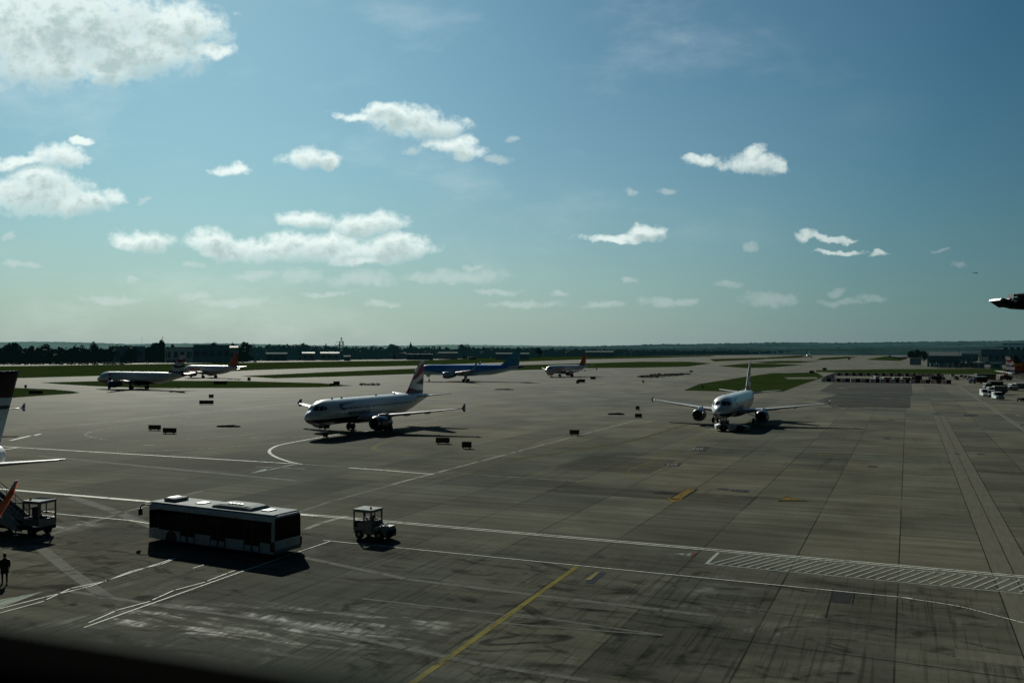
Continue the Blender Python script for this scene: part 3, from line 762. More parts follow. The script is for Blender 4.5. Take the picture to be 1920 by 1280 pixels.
def text_on(name, string, d, a0, z0, size, side, material, parent, shear=0.0, bold=.0, sx=1.0):
    """lettering laid on the fuselage skin; reads nose->tail on the left side, tail->nose on the right"""
    cu = bpy.data.curves.new('txt', 'FONT'); cu.body = string; cu.size = size; cu.shear = shear; cu.offset = bold; cu.space_character = 1.02
    ob = bpy.data.objects.new('txt', cu); COL.objects.link(ob)
    dg = bpy.context.evaluated_depsgraph_get(); dg.update()
    me = bpy.data.meshes.new_from_object(ob.evaluated_get(dg))
    bpy.data.objects.remove(ob); bpy.data.curves.remove(cu)
    bm = bmesh.new(); bm.from_mesh(me)
    for k in range(1, 14):                      # cut the letters so that they can follow the round skin
        bmesh.ops.bisect_plane(bm, geom=bm.verts[:] + bm.edges[:] + bm.faces[:], plane_co=(0, -.4 * size + k * size * .12, 0), plane_no=(0, 1, 0))
    bm.to_mesh(me); bm.free()
    xs = [v.co.x for v in me.vertices]; wid = max(xs) - min(xs)
    for v in me.vertices:
        tx_, ty_ = v.co.x * sx, v.co.y
        a = a0 + tx_ if side > 0 else a0 + wid * sx - tx_
        v.co = surf_z(d, a, z0 + ty_, .022, side)
    me.materials.clear(); me.materials.append(material)
    me.name = name
    o = bpy.data.objects.new(name, me); COL.objects.link(o); o.parent = parent
    return o

def aircraft(name, label, loc, yaw, scale=1.0, d=None, livery='ba', detail=True, sharklet=False, bogie=False, gear=True, group=None, fin='union', sides=(1, -1), wingmat=None):
    d = d or Dim()
    root = empty(name, loc, yaw, scale); tag(root, label, 'airliner', group)
    fm = {'ba': FUS_BA, 'ej': FUS_EJ, 'tu': FUS_TU}[livery]
    # fuselage
    ns = 40 if detail else 24
    cap_ = fin == 'cap'
    st = []
    for p, q in zip(FUSE[:-1], FUSE[1:]):
        st.append(p[0])
        if detail and q[0] - p[0] > 1.6: st.append((p[0] + q[0]) / 2)
    st.append(FUSE[-1][0])
    if cap_: st = [a for a in st if a < 35.5]
    rings = [[surf(d, a, 2 * math.pi * i / ns) for i in range(ns)] for a in st]
    fo = MB().rings(rings).build('fuselage', fm, root)
    # belly fairing
    mb = MB(); rr = []
    for a, w_, zt, zb in [(11.2, .3, 2.3, 2.0), (12.0, 1.35, 2.7, 1.70), (13.5, 1.85, 3.0, 1.52), (16, 2.02, 3.1, 1.45), (19, 2.0, 3.05, 1.46), (20.6, 1.7, 2.8, 1.55), (22, .9, 2.3, 1.75), (22.8, .2, 2.0, 1.85)]:
        rr.append([d.p(a, w_ * math.sin(t), (zt + zb) / 2 + (zt - zb) / 2 * math.cos(t)) for t in [2 * math.pi * i / 20 for i in range(20)]])
    mb.rings(rr).build('belly_fairing', NAVY if livery == 'ba' else (WHITEP if livery == 'ej' else PALEB), root)
    # cockpit windows: separate panes
    panes = [((1.20, 4.33), (1.62, 4.32), (2.36, 5.02), (2.02, 5.03)), ((1.72, 4.33), (2.46, 4.34), (2.92, 4.98), (2.46, 5.02)), ((2.58, 4.35), (3.16, 4.47), (3.26, 4.86), (3.02, 4.96))]
    for sd in (1, -1):
        for q in panes:
            m_ = MB(); patch(m_, d, q, sd, .02, 4, 4); m_.build('cockpit_window', GLASSD, root)
    # cabin windows and doors
    if detail:
        wa = 7.35
        wmesh = None
        for sd in sides:
            for i in range(42):
                a = 7.35 + i * .53
                if 15.2 < a < 15.6: continue
                m_ = MB(); patch(m_, d, ((a - .115, 4.20), (a + .115, 4.20), (a + .115, 4.56), (a - .115, 4.56)), sd, .012, 1, 2)
                m_.build('cabin_window', GLASSD, root)
        dl = mat('door_outline', (.16, .17, .18), .5)
        for sd in (1, -1):
            for a, wd in ((5.35, .82), (30.3, .80)):
                m_ = MB(); t = .035
                z0_, z1_ = (3.35, 5.22) if a < 20 else (3.45, 5.2)
                for q in (((a, z0_), (a + t, z0_), (a + t, z1_), (a, z1_)), ((a + wd - t, z0_), (a + wd, z0_), (a + wd, z1_), (a + wd - t, z1_)), ((a, z0_), (a + wd, z0_), (a + wd, z0_ + t), (a, z0_ + t)), ((a, z1_ - t), (a + wd, z1_ - t), (a + wd, z1_), (a, z1_))):
                    patch(m_, d, q, sd, .010, 1 if q[1][0] - q[0][0] < .1 else 3, 6)
                patch(m_, d, ((a + wd * .4, 4.45), (a + wd * .6, 4.45), (a + wd * .6, 4.75), (a + wd * .4, 4.75)), sd, .012, 1, 2, 1)
                m_.build('door', [dl, GLASSD], root)
        for a in (6.5, 9.2, 19.5, 25.5):
            m_ = MB(); p = d.p(a, 0, 5.92)
            m_.prism([(p.x, -.03), (p.x - .5, -.03), (p.x - .5, .03), (p.x, .03)], p.z - .05, p.z + .28); m_.build('antenna', WHITEP, root)
    # wings
    wm = wingmat or GREYP
    for sd in (1, -1):
        st_ = [(1.2, 11.6, 7.3, .135, 2.62), (2.0, 12.05, 6.8, .13, 2.66), (6.4, 14.35, 4.45, .115, 3.00), (11.5, 17.0, 2.95, .108, 3.52), (16.0, 19.35, 1.68, .10, 4.02), (16.85, 19.85, 1.35, .09, 4.12)]
        if sharklet: st_ += [(17.2, 20.1, 1.2, .09, 4.2)]
        rs = [[d.p(a, sd * y, z + t) for a, t in section(le, ch, th)] for y, le, ch, th, z in st_]
        wo = MB().rings(rs).build('wing', wm, root)
        if sharklet:
            sk = [(17.15, 20.1, 1.25, 4.15), (17.42, 20.35, 1.15, 4.4), (17.68, 20.75, 1.0, 4.95), (18.08, 21.4, .76, 6.0), (18.3, 21.95, .36, 6.9)]
            rs = [[d.p(a, sd * (y + t), z) for a, t in section(le, ch, .10)] for y, le, ch, z in sk]
            MB().rings(rs).build('winglet', ORANGE if livery == 'ej' else (TEAL if livery == 'tu' else WHITEP), wo)
        else:
            m_ = MB()
            for tip, le0 in ((1, 0), (-1, 0)):
                rs = [[d.p(a, sd * (16.87 + t), 4.12 + tip * h) for a, t in section(19.75 + h * 1.1, 1.35 - h * .95, .09)] for h in (0, .35, .72 if tip > 0 else .6)]
                m_.rings(rs)
            m_.build('wingtip_fence', NAVY if livery == 'ba' else ORANGE, wo)
        for y, a, z, ln in ((7.4, 18.0, 2.9, 2.6), (10.8, 19.1, 3.25, 2.2), (3.5, 18.0, 2.45, 2.4)):
            m_ = MB(); m_.lathe(d.p(a - ln * .55, sd * y, z), (-1, 0, -.03), [(0, .02), (.3, .13), (ln * .45, .2), (ln * .8, .14), (ln, .02)], 10)
            m_.build('flap_fairing', wm, wo)
        # pylon and engine
        ey, ez, ex = 5.75, 1.92, 10.25
        m_ = MB()
        rs = [[d.p(a, sd * (ey + t), z) for a, t in section(le, ch, .085)] for z, le, ch in ((2.75 + .55, 11.9, 3.4), (2.95, 11.2, 4.6), (2.45, 10.9, 4.9))]
        m_.rings(rs).build('pylon', WHITEP if livery != 'ba' else NAVY, root)
        c = d.p(ex, sd * ey, ez); e = .96 if not bogie else 1.15
        em = {'ba': NAVY, 'ej': mat('nacelle_white', (.62, .36, .22), .35), 'tu': PALEB}[livery]
        eo = MB().lathe(c, (-1, 0, -.02), [(.16, 1.08 * e), (.5, 1.20 * e), (1.2, 1.27 * e), (2.2, 1.25 * e), (3.2, 1.12 * e), (4.1, .92 * e), (4.6, .80 * e)], 32).build('engine', em, root)
        MB().lathe(c, (-1, 0, -.02), [(.9, .86 * e), (.4, .90 * e), (.12, .95 * e), (.0, 1.02 * e), (.05, 1.06 * e), (.17, 1.085 * e)], 32).build('intake_lip', METAL, eo)
        m_ = MB().lathe(c, (-1, 0, -.02), [(.95, .88 * e), (.96, .3 * e), (.6, .16 * e), (.35, .01)], 32)
        for k in range(18):
            t = k * 2 * math.pi / 18
            m_.box(c + Vector((-.9, math.cos(t) * .58 * e, math.sin(t) * .58 * e)), (.03, .62 * e, .1), rx=t)
        m_.build('fan', FAN, eo)
        MB().lathe(c, (-1, 0, -.02), [(4.3, .80 * e), (4.7, .74 * e), (4.75, .42 * e), (5.0, .40 * e), (5.5, .22 * e), (5.9, .02)], 24).build('exhaust_nozzle', DKMETAL, eo)
        # tailplane
        st_ = [(.3, 31.3, 4.2, .1, 5.10), (1.0, 31.75, 3.75, .1, 5.17), (6.1, 34.75, 1.55, .09, 5.72), (6.25, 34.95, 1.25, .06, 5.74)]
        rs = [[d.p(a, sd * y, z + t - (.8 if cap_ else 0)) for a, t in section(le, ch, th)] for y, le, ch, th, z in st_]
        MB().rings(rs).build('tailplane', wm, root)
    # fin
    rows, cols = (46, 26) if detail else (20, 12)
    mb = MB()
    def fin_at(v_, u_, sd):
        z = 5.55 + v_ * 6.21
        le = 29.6 + 5.15 * v_; te = (36.0 + .55 * v_) if fin != 'cap' else (35.0 + 1.7 * v_)
        if v_ < .14: le -= (.14 - v_) ** 2 * 70
        ch = te - le
        tt = .085 * (2.2 * math.sqrt(max(u_, 0)) * (1 - u_) ** .8 + .02)
        return d.p(le + u_ * ch, sd * tt * ch * .5, z)
    vs, fs = [], []
    for sd in (1, -1):
        b0 = len(mb.v)
        for r_ in range(rows + 1):
            for c_ in range(cols + 1):
                mb.v.append(tuple(fin_at(r_ / rows, (c_ / cols), sd)))
        for r_ in range(rows):
            for c_ in range(cols):
                k = b0 + r_ * (cols + 1) + c_
                mb.f.append((k, k + 1, k + cols + 2, k + cols + 1)); mb.sm.append(True)
                mb.m.append(fin_color(fin, (c_ + .5) / cols, (r_ + .5) / rows))
    n_ = (rows + 1) * (cols + 1); top = rows * (cols + 1)
    for c_ in range(cols):
        mb.f.append((top + c_, top + c_ + 1, n_ + top + c_ + 1, n_ + top + c_)); mb.sm.append(False); mb.m.append(mb.m[-1] if False else fin_color(fin, .5, .99))
    for r_ in range(rows):
        a_, b_ = r_ * (cols + 1) + cols, (r_ + 1) * (cols + 1) + cols
        mb.f.append((a_, b_, n_ + b_, n_ + a_)); mb.sm.append(False); mb.m.append(fin_color(fin, .98, (r_ + .5) / rows))
    fmats = {'union': [WHITEP, REDP, NAVY], 'stripe': [WHITEP, REDP, NAVY], 'cap': [mat('pale_fin_paint', (.42, .55, .62), .35), mat('maroon_paint', (.022, .004, .008), .35), NAVY],
             'orange': [ORANGE], 'teal': [TEAL], 'heart': [CHAR, AMBERP, ORANGE], 'white': [WHITEP]}[fin]
    finob = mb.build('fin', fmats, root)
    # tail cone of the auxiliary power unit
    if not cap_: MB().rings([[surf(d, a, 2 * math.pi * i / 20, .012) for i in range(20)] for a in (35.6, 36.2, 37.0, 37.57)], cap0=False).build('tail_cone', {'ba': REDP if fin == 'stripe' else CHAR, 'ej': METAL, 'tu': DKBLUE}[livery], root)
    # landing gear
    if gear:
        zl = d.lift
        ng = empty('nose_gear'); ng.parent = root
        P = lambda a, y, z: d.p(a, y, 0) + Vector((0, 0, z - zl))
        m_ = MB(); m_.tube(P(5.07, 0, .38), P(4.95, 0, 2.2 + zl), .085); m_.tube(P(5.07, -.3, .38), P(5.07, .3, .38), .06); m_.tube(P(5.05, 0, .9), P(4.1, 0, 2.1 + zl), .05)
        m_.build('strut', METAL, ng)
        for sd in (1, -1):
            m_ = MB(); m_.box(P(4.75, sd * .48, 1.62 + zl), (1.5, .03, .62)); m_.build('gear_door', WHITEP if livery != 'ba' else NAVY, ng)
            m_ = MB(); m_.lathe(P(5.07, sd * .14, .38), (0, sd, 0), [(0, .2), (.0, .33), (.04, .38), (.18, .38), (.22, .33), (.22, .18)], 20, cap0=True, cap1=True); wo = m_.build('wheel', BLACKR, ng)
        m_ = MB(); m_.lathe(P(4.98, 0, 1.35 + zl * .5) + Vector((.1, 0, 0)), (1, 0, 0), [(0, .08), (.06, .11), (.07, .0)], 12); m_.build('taxi_light', mat('lamp_glass', (.8, .8, .75), .15), ng)
        for sd in (1, -1):
            mg = empty('main_gear'); mg.parent = root
            m_ = MB(); m_.tube(P(17.71, sd * 3.8, .58), P(17.6, sd * 3.7, 2.7 + zl), .13); m_.tube(P(17.71, sd * 3.0, .58), P(17.71, sd * 4.6, .58), .09); m_.tube(P(17.6, sd * 3.7, 1.5), P(17.3, sd * 1.9, 2.2 + zl), .07)
            if bogie: m_.tube(P(16.9, sd * 3.8, .55), P(18.5, sd * 3.8, .55), .1)
            m_.build('strut', METAL, mg)
            m_ = MB(); m_.box(P(17.65, sd * 4.15, 1.75 + zl * .5), (.9, .04, 1.5 + zl * .6)); m_.build('gear_door', WHITEP if livery != 'ba' else NAVY, mg)
            for ax in ((17.0, 18.4) if bogie else (17.71,)):
                for w_ in (-.46, .46):
                    m_ = MB(); m_.lathe(P(ax, sd * 3.8 + w_ - .2, .58), (0, 1, 0), [(0, .3), (.0, .5), (.06, .57), (.34, .57), (.4, .5), (.4, .28)], 22, cap0=True, cap1=True); m_.build('wheel', BLACKR, mg)
    # names and emblems
    if livery == 'ba':
        for sd in ((1, -1) if detail else (1,)):
            m_ = MB()
            q = [((6.55, 4.98), (8.0, 5.02), (8.0, 5.28), (6.45, 5.24)), ((8.0, 5.02), (10.9, 5.20), (11.0, 5.28), (8.0, 5.28)), ((6.45, 4.78), (7.6, 4.86), (7.9, 5.05), (6.50, 5.10))]
            for k in q: patch(m_, d, k, sd, .018, 8, 3, 0)
            q = [((6.42, 4.50), (7.1, 4.42), (7.1, 4.90), (6.44, 4.86)), ((6.60, 4.30), (7.4, 4.08), (7.5, 4.46), (6.5, 4.62)), ((7.4, 4.08), (8.5, 4.26), (8.5, 4.34), (7.4, 4.48))]
            for k in q: patch(m_, d, k, sd, .020, 6, 3, 1)
            m_.build('ribbon_emblem', [REDP, NAVY], root)
            if detail: text_on('lettering', 'BRITISH AIRWAYS', d, 8.55, 3.30, .78, sd, NAVY, root, bold=.028)
    if livery == 'ej':
        for sd in ((1, -1) if detail else (1,)):
            text_on('lettering', 'easyJet', d, 6.4, 3.75, 2.0, sd, ORANGE, root, bold=.03, sx=1.25)
    if livery == 'tu':
        text_on('lettering', 'THOMSON', d, 10.6, 3.95, 1.05, 1, mat('pale_lettering', (.20, .34, .46), .4), root, bold=.01, sx=1.1)
        text_on('lettering', 'THOMSON', d, 10.6, 3.95, 1.05, -1, MATS['pale_lettering'], root, bold=.01, sx=1.1)
        m_ = MB()                              # smile drawn on the fin
        for sd in (1, -1):
            pts = [(math.cos(t), math.sin(t)) for t in [math.pi + .25 + k * (math.pi - .5) / 12 for k in range(13)]]
            ins = []
            for (cx_, sy_) in pts:
                for rr_ in (1.0, .72 - .12 * abs(cx_) + .12 * abs(sy_) * 0):
                    uu, vv = .60 + cx_ * .30 * rr_, .46 + sy_ * .17 * rr_
                    p = fin_at(vv, uu, sd); ins.append(p + Vector((0, sd * .03, 0)))
            m_.add(ins, [(2 * k, 2 * k + 1, 2 * k + 3, 2 * k + 2) for k in range(12)])
        m_.build('smile_emblem', DKBLUE, finob)
    return root

YA, YB = R(245.35), R(247.2)
BA_A = aircraft('airliner', 'white airliner with union flag tail taxiing left in the middle of the apron', (-31.95, 145.56, 0), YA)
BA_B = aircraft('airliner', 'white airliner seen nose on with a low white pushback tug at its nose', (35.78, 162.3, 0), YB)
# farther airliners
def place_by(px_, py_, aft, lat, yaw):
    """nose position so that the ground point (aft, lat) of the aircraft stands at a surveyed spot"""
    g_ = G(px_, py_); c_, s_ = math.cos(yaw), math.sin(yaw)
    return Vector((g_.x + aft * c_ + lat * s_, g_.y + aft * s_ - lat * c_, 0))
YC = R(161)
BA_C = aircraft('airliner', 'white airliner with striped red and navy tail by the grass at far left', place_by(205, 728.3, 5.07, 0, YC), YC, detail=False, fin='stripe', livery='ba')
YD = R(150)
EJ_D = aircraft('airliner', 'white airliner with orange tail and large orange lettering behind the far left airliner', place_by(358, 707.3, 5.07, 0, YD), YD, livery='ej', detail=False, fin='orange', sharklet=False)
YE = R(232)
EJ_E = aircraft('airliner', 'white airliner with slim orange tail, alone beyond the middle of the apron', place_by(1034, 707, 5.07, 0, YE), YE, livery='ej', detail=False, fin='orange')
YF = R(179.5)
D757 = Dim(1.26, 1.12, 1.09, .75)
TU_F = aircraft('airliner', 'long blue airliner with a smile emblem on its tail, side on beyond the taxiway', place_by(799, 714.5, 5.07, 0, YF), YF, d=D757, livery='tu', detail=False, fin='teal', sharklet=True, bogie=True, wingmat=mat('pale_wing', (.5, .55, .58), .4))
# aircraft mostly out of view at the left edge
YL = R(242)
ct = at(36, 696, 80.0)
DL = Dim(1.03, 1.17, 1.03)
def put_tail(X, Y, yaw, s, aft=36.5):
    c_, s_ = math.cos(yaw), math.sin(yaw)
    return (X + aft * s * c_, Y + aft * s * s_, 0)
AC_L = aircraft('airliner', 'parked airliner at the left edge showing only a pale tail with a dark maroon cap', put_tail(ct.x, ct.y, YL, 1.03, 36.7), YL, d=DL, fin='cap', livery='ej', detail=False)
wt = at(46, 762, 156)
YM = R(272)
c_, s_ = math.cos(YM), math.sin(YM)
AC_M = aircraft('airliner', 'airliner beyond the left edge with only its white fenced wingtip in view', (wt.x + 20.6 * c_ + 17 * s_, wt.y + 20.6 * s_ - 17 * c_, 0), YM, livery='ba', detail=False)
for ch in list(AC_L.children):
    if ch.name.startswith('lettering'): bpy.data.objects.remove(ch)
# an orange winglet leaning into the frame above the stair vehicle
YO = R(262); so_ = .90
wl_ = at(33, 900, 55.8)
c_, s_ = math.cos(YO), math.sin(YO)
lx, ly = 22.2 * so_, 18.3 * so_
AC_O = aircraft('airliner', 'small airliner at the left edge with one orange winglet above the stair vehicle', (wl_.x + lx * c_ + ly * s_, wl_.y + lx * s_ - ly * c_, 0), YO, so_, livery='ej', detail=False, fin='orange', sharklet=True)
# tails at the right edge
YR = R(12)
tl = at(1886, 667, 372)
AC_R1 = aircraft('airliner', 'airliner at the right edge showing a tail with red, white and navy bands', put_tail(tl.x, tl.y, YR, 1.0, 36.2), YR, livery='ba', detail=False, fin='stripe')
tl = at(1902, 665.5, 352)
AC_R2 = aircraft('airliner', 'airliner at the right edge with a charcoal tail bearing an orange and yellow emblem', put_tail(tl.x, tl.y, YR, 1.0, 36.2), YR, livery='ej', detail=False, fin='heart')
for ch in list(AC_R2.children):
    if ch.name.startswith('lettering'): bpy.data.objects.remove(ch)
# tiny distant ones
AC_X = aircraft('airliner', 'distant airliner facing the camera on the runway beyond the barriers', place_by(1515, 670.6, 10, 0, R(247)), R(247), 1.0, livery='ba', detail=False)
AC_Y = aircraft('airliner', 'distant white airliner parked beside the dark trees at the far right pier', place_by(1690, 673.5, 10, 0, R(330)), R(330), .8, livery='ej', detail=False, fin='white')
for ch in list(AC_Y.children):
    if ch.name.startswith('lettering'): bpy.data.objects.remove(ch)
p_ = at(1829, 511.5, 6200)
AC_Z = aircraft('airliner', 'tiny dark airliner flying low in the sky above the right hand hills', (p_.x + 18, p_.y, p_.z - 4), R(0), 1.0, livery='ba', detail=False, gear=False)
# ------------------------------------------------------------------ vehicles
VWHITE = mat('white_vehicle_paint', (.48, .54, .55), .55, var=.16, vs=1.4, spec=.25)
VGREY = mat('grey_vehicle_paint', (.16, .18, .18), .5, var=.2)
VDARK = mat('dark_vehicle_paint', (.022, .025, .026), .85, var=.25, spec=.08)
VGREEN = mat('greenish_vehicle_paint', (.10, .12, .10), .55, var=.25)
PLASTIC = mat('black_plastic', (.012, .013, .013), .6)
BEACON_O = mat('amber_beacon', (.8, .22, .02), .25)
BEACON_R = mat('red_beacon', (.6, .03, .05), .25)
LAMP_R = mat('red_lamp', (.25, .01, .01), .2)
BUSGLASS = mat('bus_glass', (.002, .0025, .003), .12, var=.05, spec=.10)
ROOFW = mat('pale_roof_paint', (.185, .225, .235), .8, spec=.12, var=.08)

def wheel(parent, c, r, w, axis=(0, 1, 0), rim=True):
    c = Vector(c); a = Vector(axis)
    o = MB().lathe(c - a * w / 2, axis, [(0, r * .55), (0, r * .9), (w * .15, r), (w * .85, r), (w, r * .9), (w, r * .55)], 22, cap0=True, cap1=True).build('wheel', BLACKR, parent)
    if rim:
        MB().lathe(c - a * (w / 2 + .012), axis, [(0, .02), (0, r * .2), (.03, r * .52), (.0, r * .56), (w + .024, r * .56), (w - .006, r * .52), (w + .024, r * .2), (w + .024, .02)], 18).build('rim', mat('steel_rim', (.22, .22, .22), .45, metal=.6), o)
    return o

# ---- apron bus
def make_bus():
    Lb, Wb, Hb = 12.15, 2.84, 2.90
    yaw = R(151.8)
    fw = Vector((math.cos(yaw), math.sin(yaw), 0)); lf = Vector((-fw.y, fw.x, 0))
    c = G(512, 1048) + fw * Lb / 2 - lf * Wb / 2
    root = empty('airport_bus', c, yaw); tag(root, 'white apron bus with blacked out windows and a long shadow', 'bus')
    x0, x1, hw = -Lb / 2, Lb / 2, Wb / 2
    # body: section swept along x, rounded roof edge, raked nose
    def sec(x, inset=0, zt=Hb - .06, zb=.30):
        w_ = hw - inset
        return [Vector((x, y, z)) for y, z in ((-w_, zb), (-w_, .95), (-w_ + .02, 2.3), (-w_ + .06, zt - .18), (-w_ + .16, zt - .05), (-w_ + .34, zt), (w_ - .34, zt), (w_ - .16, zt - .05), (w_ - .06, zt - .18), (w_ - .02, 2.3), (w_, .95), (w_, zb))]
    mb = MB(); mb.rings([sec(x0, .10, Hb - .10), sec(x0 + .10, .01), sec(x0 + .25), sec(x1 - .7), sec(x1 - .25, .05), sec(x1 - .02, .22, Hb - .14)], mi=0, smooth=False)
    mb.build('body', VWHITE, root)
    MB().bbox((0, 0, Hb - .03), (Lb - .30, Wb - .30, .06), .02).build('roof_panel', ROOFW, root)
    for sd in (1, -1):
        # glass band: broad panes with thin joints
        xs = [x0 + .18, x0 + 2.2, x0 + 4.3, x0 + 6.4, x0 + 8.5, x1 - 1.25]
        for a, b_ in zip(xs[:-1], xs[1:]):
            MB().side([(a + .012, 1.02), (b_ - .012, 1.02), (b_ - .012, 2.42), (a + .012, 2.42)], sd * (hw - .03), sd * (hw + .012)).build('side_window', BUSGLASS, root)
        MB().side([(x1 - 1.22, 1.12), (x1 - .34, 1.05), (x1 - .30, 2.3), (x1 - 1.22, 2.42)], sd * (hw - .1), sd * (hw + .006)).build('cab_window', BUSGLASS, root)
        # doors: black leaves with pale lower panels
        for dx in (x0 + 1.9, x0 + 5.05, x0 + 8.0):
            dm = MB(); dm.side([(dx - .72, .34), (dx + .72, .34), (dx + .72, 2.2), (dx - .72, 2.2)], sd * (hw - .02), sd * (hw + .022))
            do_ = dm.build('door', PLASTIC, root)
            for e in (-.36, .36):
                MB().side([(dx + e - .27, .36), (dx + e + .27, .36), (dx + e + .27, .74), (dx + e - .27, .74)], sd * (hw - .01), sd * (hw + .030)).build('door_panel', VWHITE, do_)
                MB().side([(dx + e - .28, .80), (dx + e + .28, .80), (dx + e + .28, 2.1), (dx + e - .28, 2.1)], sd * (hw - .01), sd * (hw + .028)).build('door_glass', BUSGLASS, do_)
        # wheel arch of the front axle
        xa = x1 - 2.55
        pts = [(xa + .56 * math.cos(t), .42 + .60 * math.sin(t)) for t in [math.pi * k / 12 for k in range(13)]]
        MB().side([(xa + .56, .28)] + pts + [(xa - .56, .28)], sd * (hw - .02), sd * (hw + .010)).build('wheel_arch', PLASTIC, root)
        wheel(root, (xa, sd * (hw - .16), .48), .48, .28)
        wheel(root, (x0 + 3.35, sd * (hw - .24), .48), .48, .28)
        MB().bbox((x0 + .12, sd * (hw - .06), .78), (.34, .18, .62), .06).build('tail_lamp', LAMP_R if sd < 0 else mat('smoked_lamp', (.03, .008, .008), .2), root)
        # mirror on a hooked arm
        m_ = MB(); m_.path([(x1 - .15, sd * (hw - .25), 2.62), (x1 + .30, sd * (hw - .05), 2.66), (x1 + .52, sd * (hw + .08), 2.55), (x1 + .53, sd * (hw + .10), 2.35)], .055)
        m_.bbox((x1 + .52, sd * (hw + .10), 2.12), (.18, .30, .52), .05); m_.build('mirror', PLASTIC, root)
    MB().add([(x0 - .012, -hw + .14, 1.16), (x0 - .012, hw - .14, 1.16), (x0 - .012, hw - .16, 2.66), (x0 - .012, -hw + .16, 2.66)], [(0, 1, 2, 3)]).add([(x0 + .05, -hw + .14, 1.16), (x0 + .05, hw - .14, 1.16), (x0 + .05, hw - .16, 2.66), (x0 + .05, -hw + .16, 2.66)], [(3, 2, 1, 0)]).build('rear_window', BUSGLASS, root)
    MB().side([(x1 - .28, 1.0), (x1 + .03, 1.0), (x1 + .015, 2.55), (x1 - .28, 2.6)], -hw + .26, hw - .26).build('windscreen', BUSGLASS, root)
    MB().bbox((x0 + .03, 0, .42), (.22, Wb - .2, .24), .05).build('bumper', VGREY, root)
    MB().bbox((x1 - .08, 0, .5), (.28, Wb - .5, .36), .06).build('bumper', VWHITE, root)
    # roof gear
    m_ = MB(); m_.bbox((x1 - 1.55, 0.05, Hb + .13), (1.15, 1.35, .24), .08); m_.box((x1 - 1.4, .1, Hb + .262), (.5, .9, .03), mi=1); pod = m_.build('roof_unit', [ROOFW, VGREY], root)
    MB().lathe((x1 - .98, .55, Hb + .0), (0, 0, 1), [(0, .09), (.18, .10), (.27, .07), (.29, .0)], 14).build('beacon', BEACON_O, root)
    for hx in (x1 - 4.2, x0 + 1.7):
        MB().bbox((hx, 0, Hb + .03), (.72, .85, .07), .025).build('roof_hatch', VGREY, root)
    m_ = MB()
    rr = []
    for x, h_ in ((-1.95, .03), (-1.75, .22), (-1.2, .30), (1.2, .30), (1.75, .22), (1.95, .03)):
        rr.append([Vector((x0 + 4.3 + x, y, Hb - .01 + z * h_ / .3)) for y, z in ((-.92, 0), (-.88, .2), (-.7, .29), (.7, .29), (.88, .2), (.92, 0))])
    m_.rings(rr, smooth=False); ac = m_.build('air_conditioner', ROOFW, root)
    for k in range(4):
        MB().lathe((x0 + 4.9 - k * .36, .42, Hb + .285), (0, 0, 1), [(0, .16), (.06, .16), (.06, .13), (.02, .02)], 14).build('cooling_fan', DKMETAL, ac)
    return root
BUS = make_bus()

TUGP = mat('grimy_tractor_paint', (.13, .15, .145), .6, var=.4, vs=2.5)
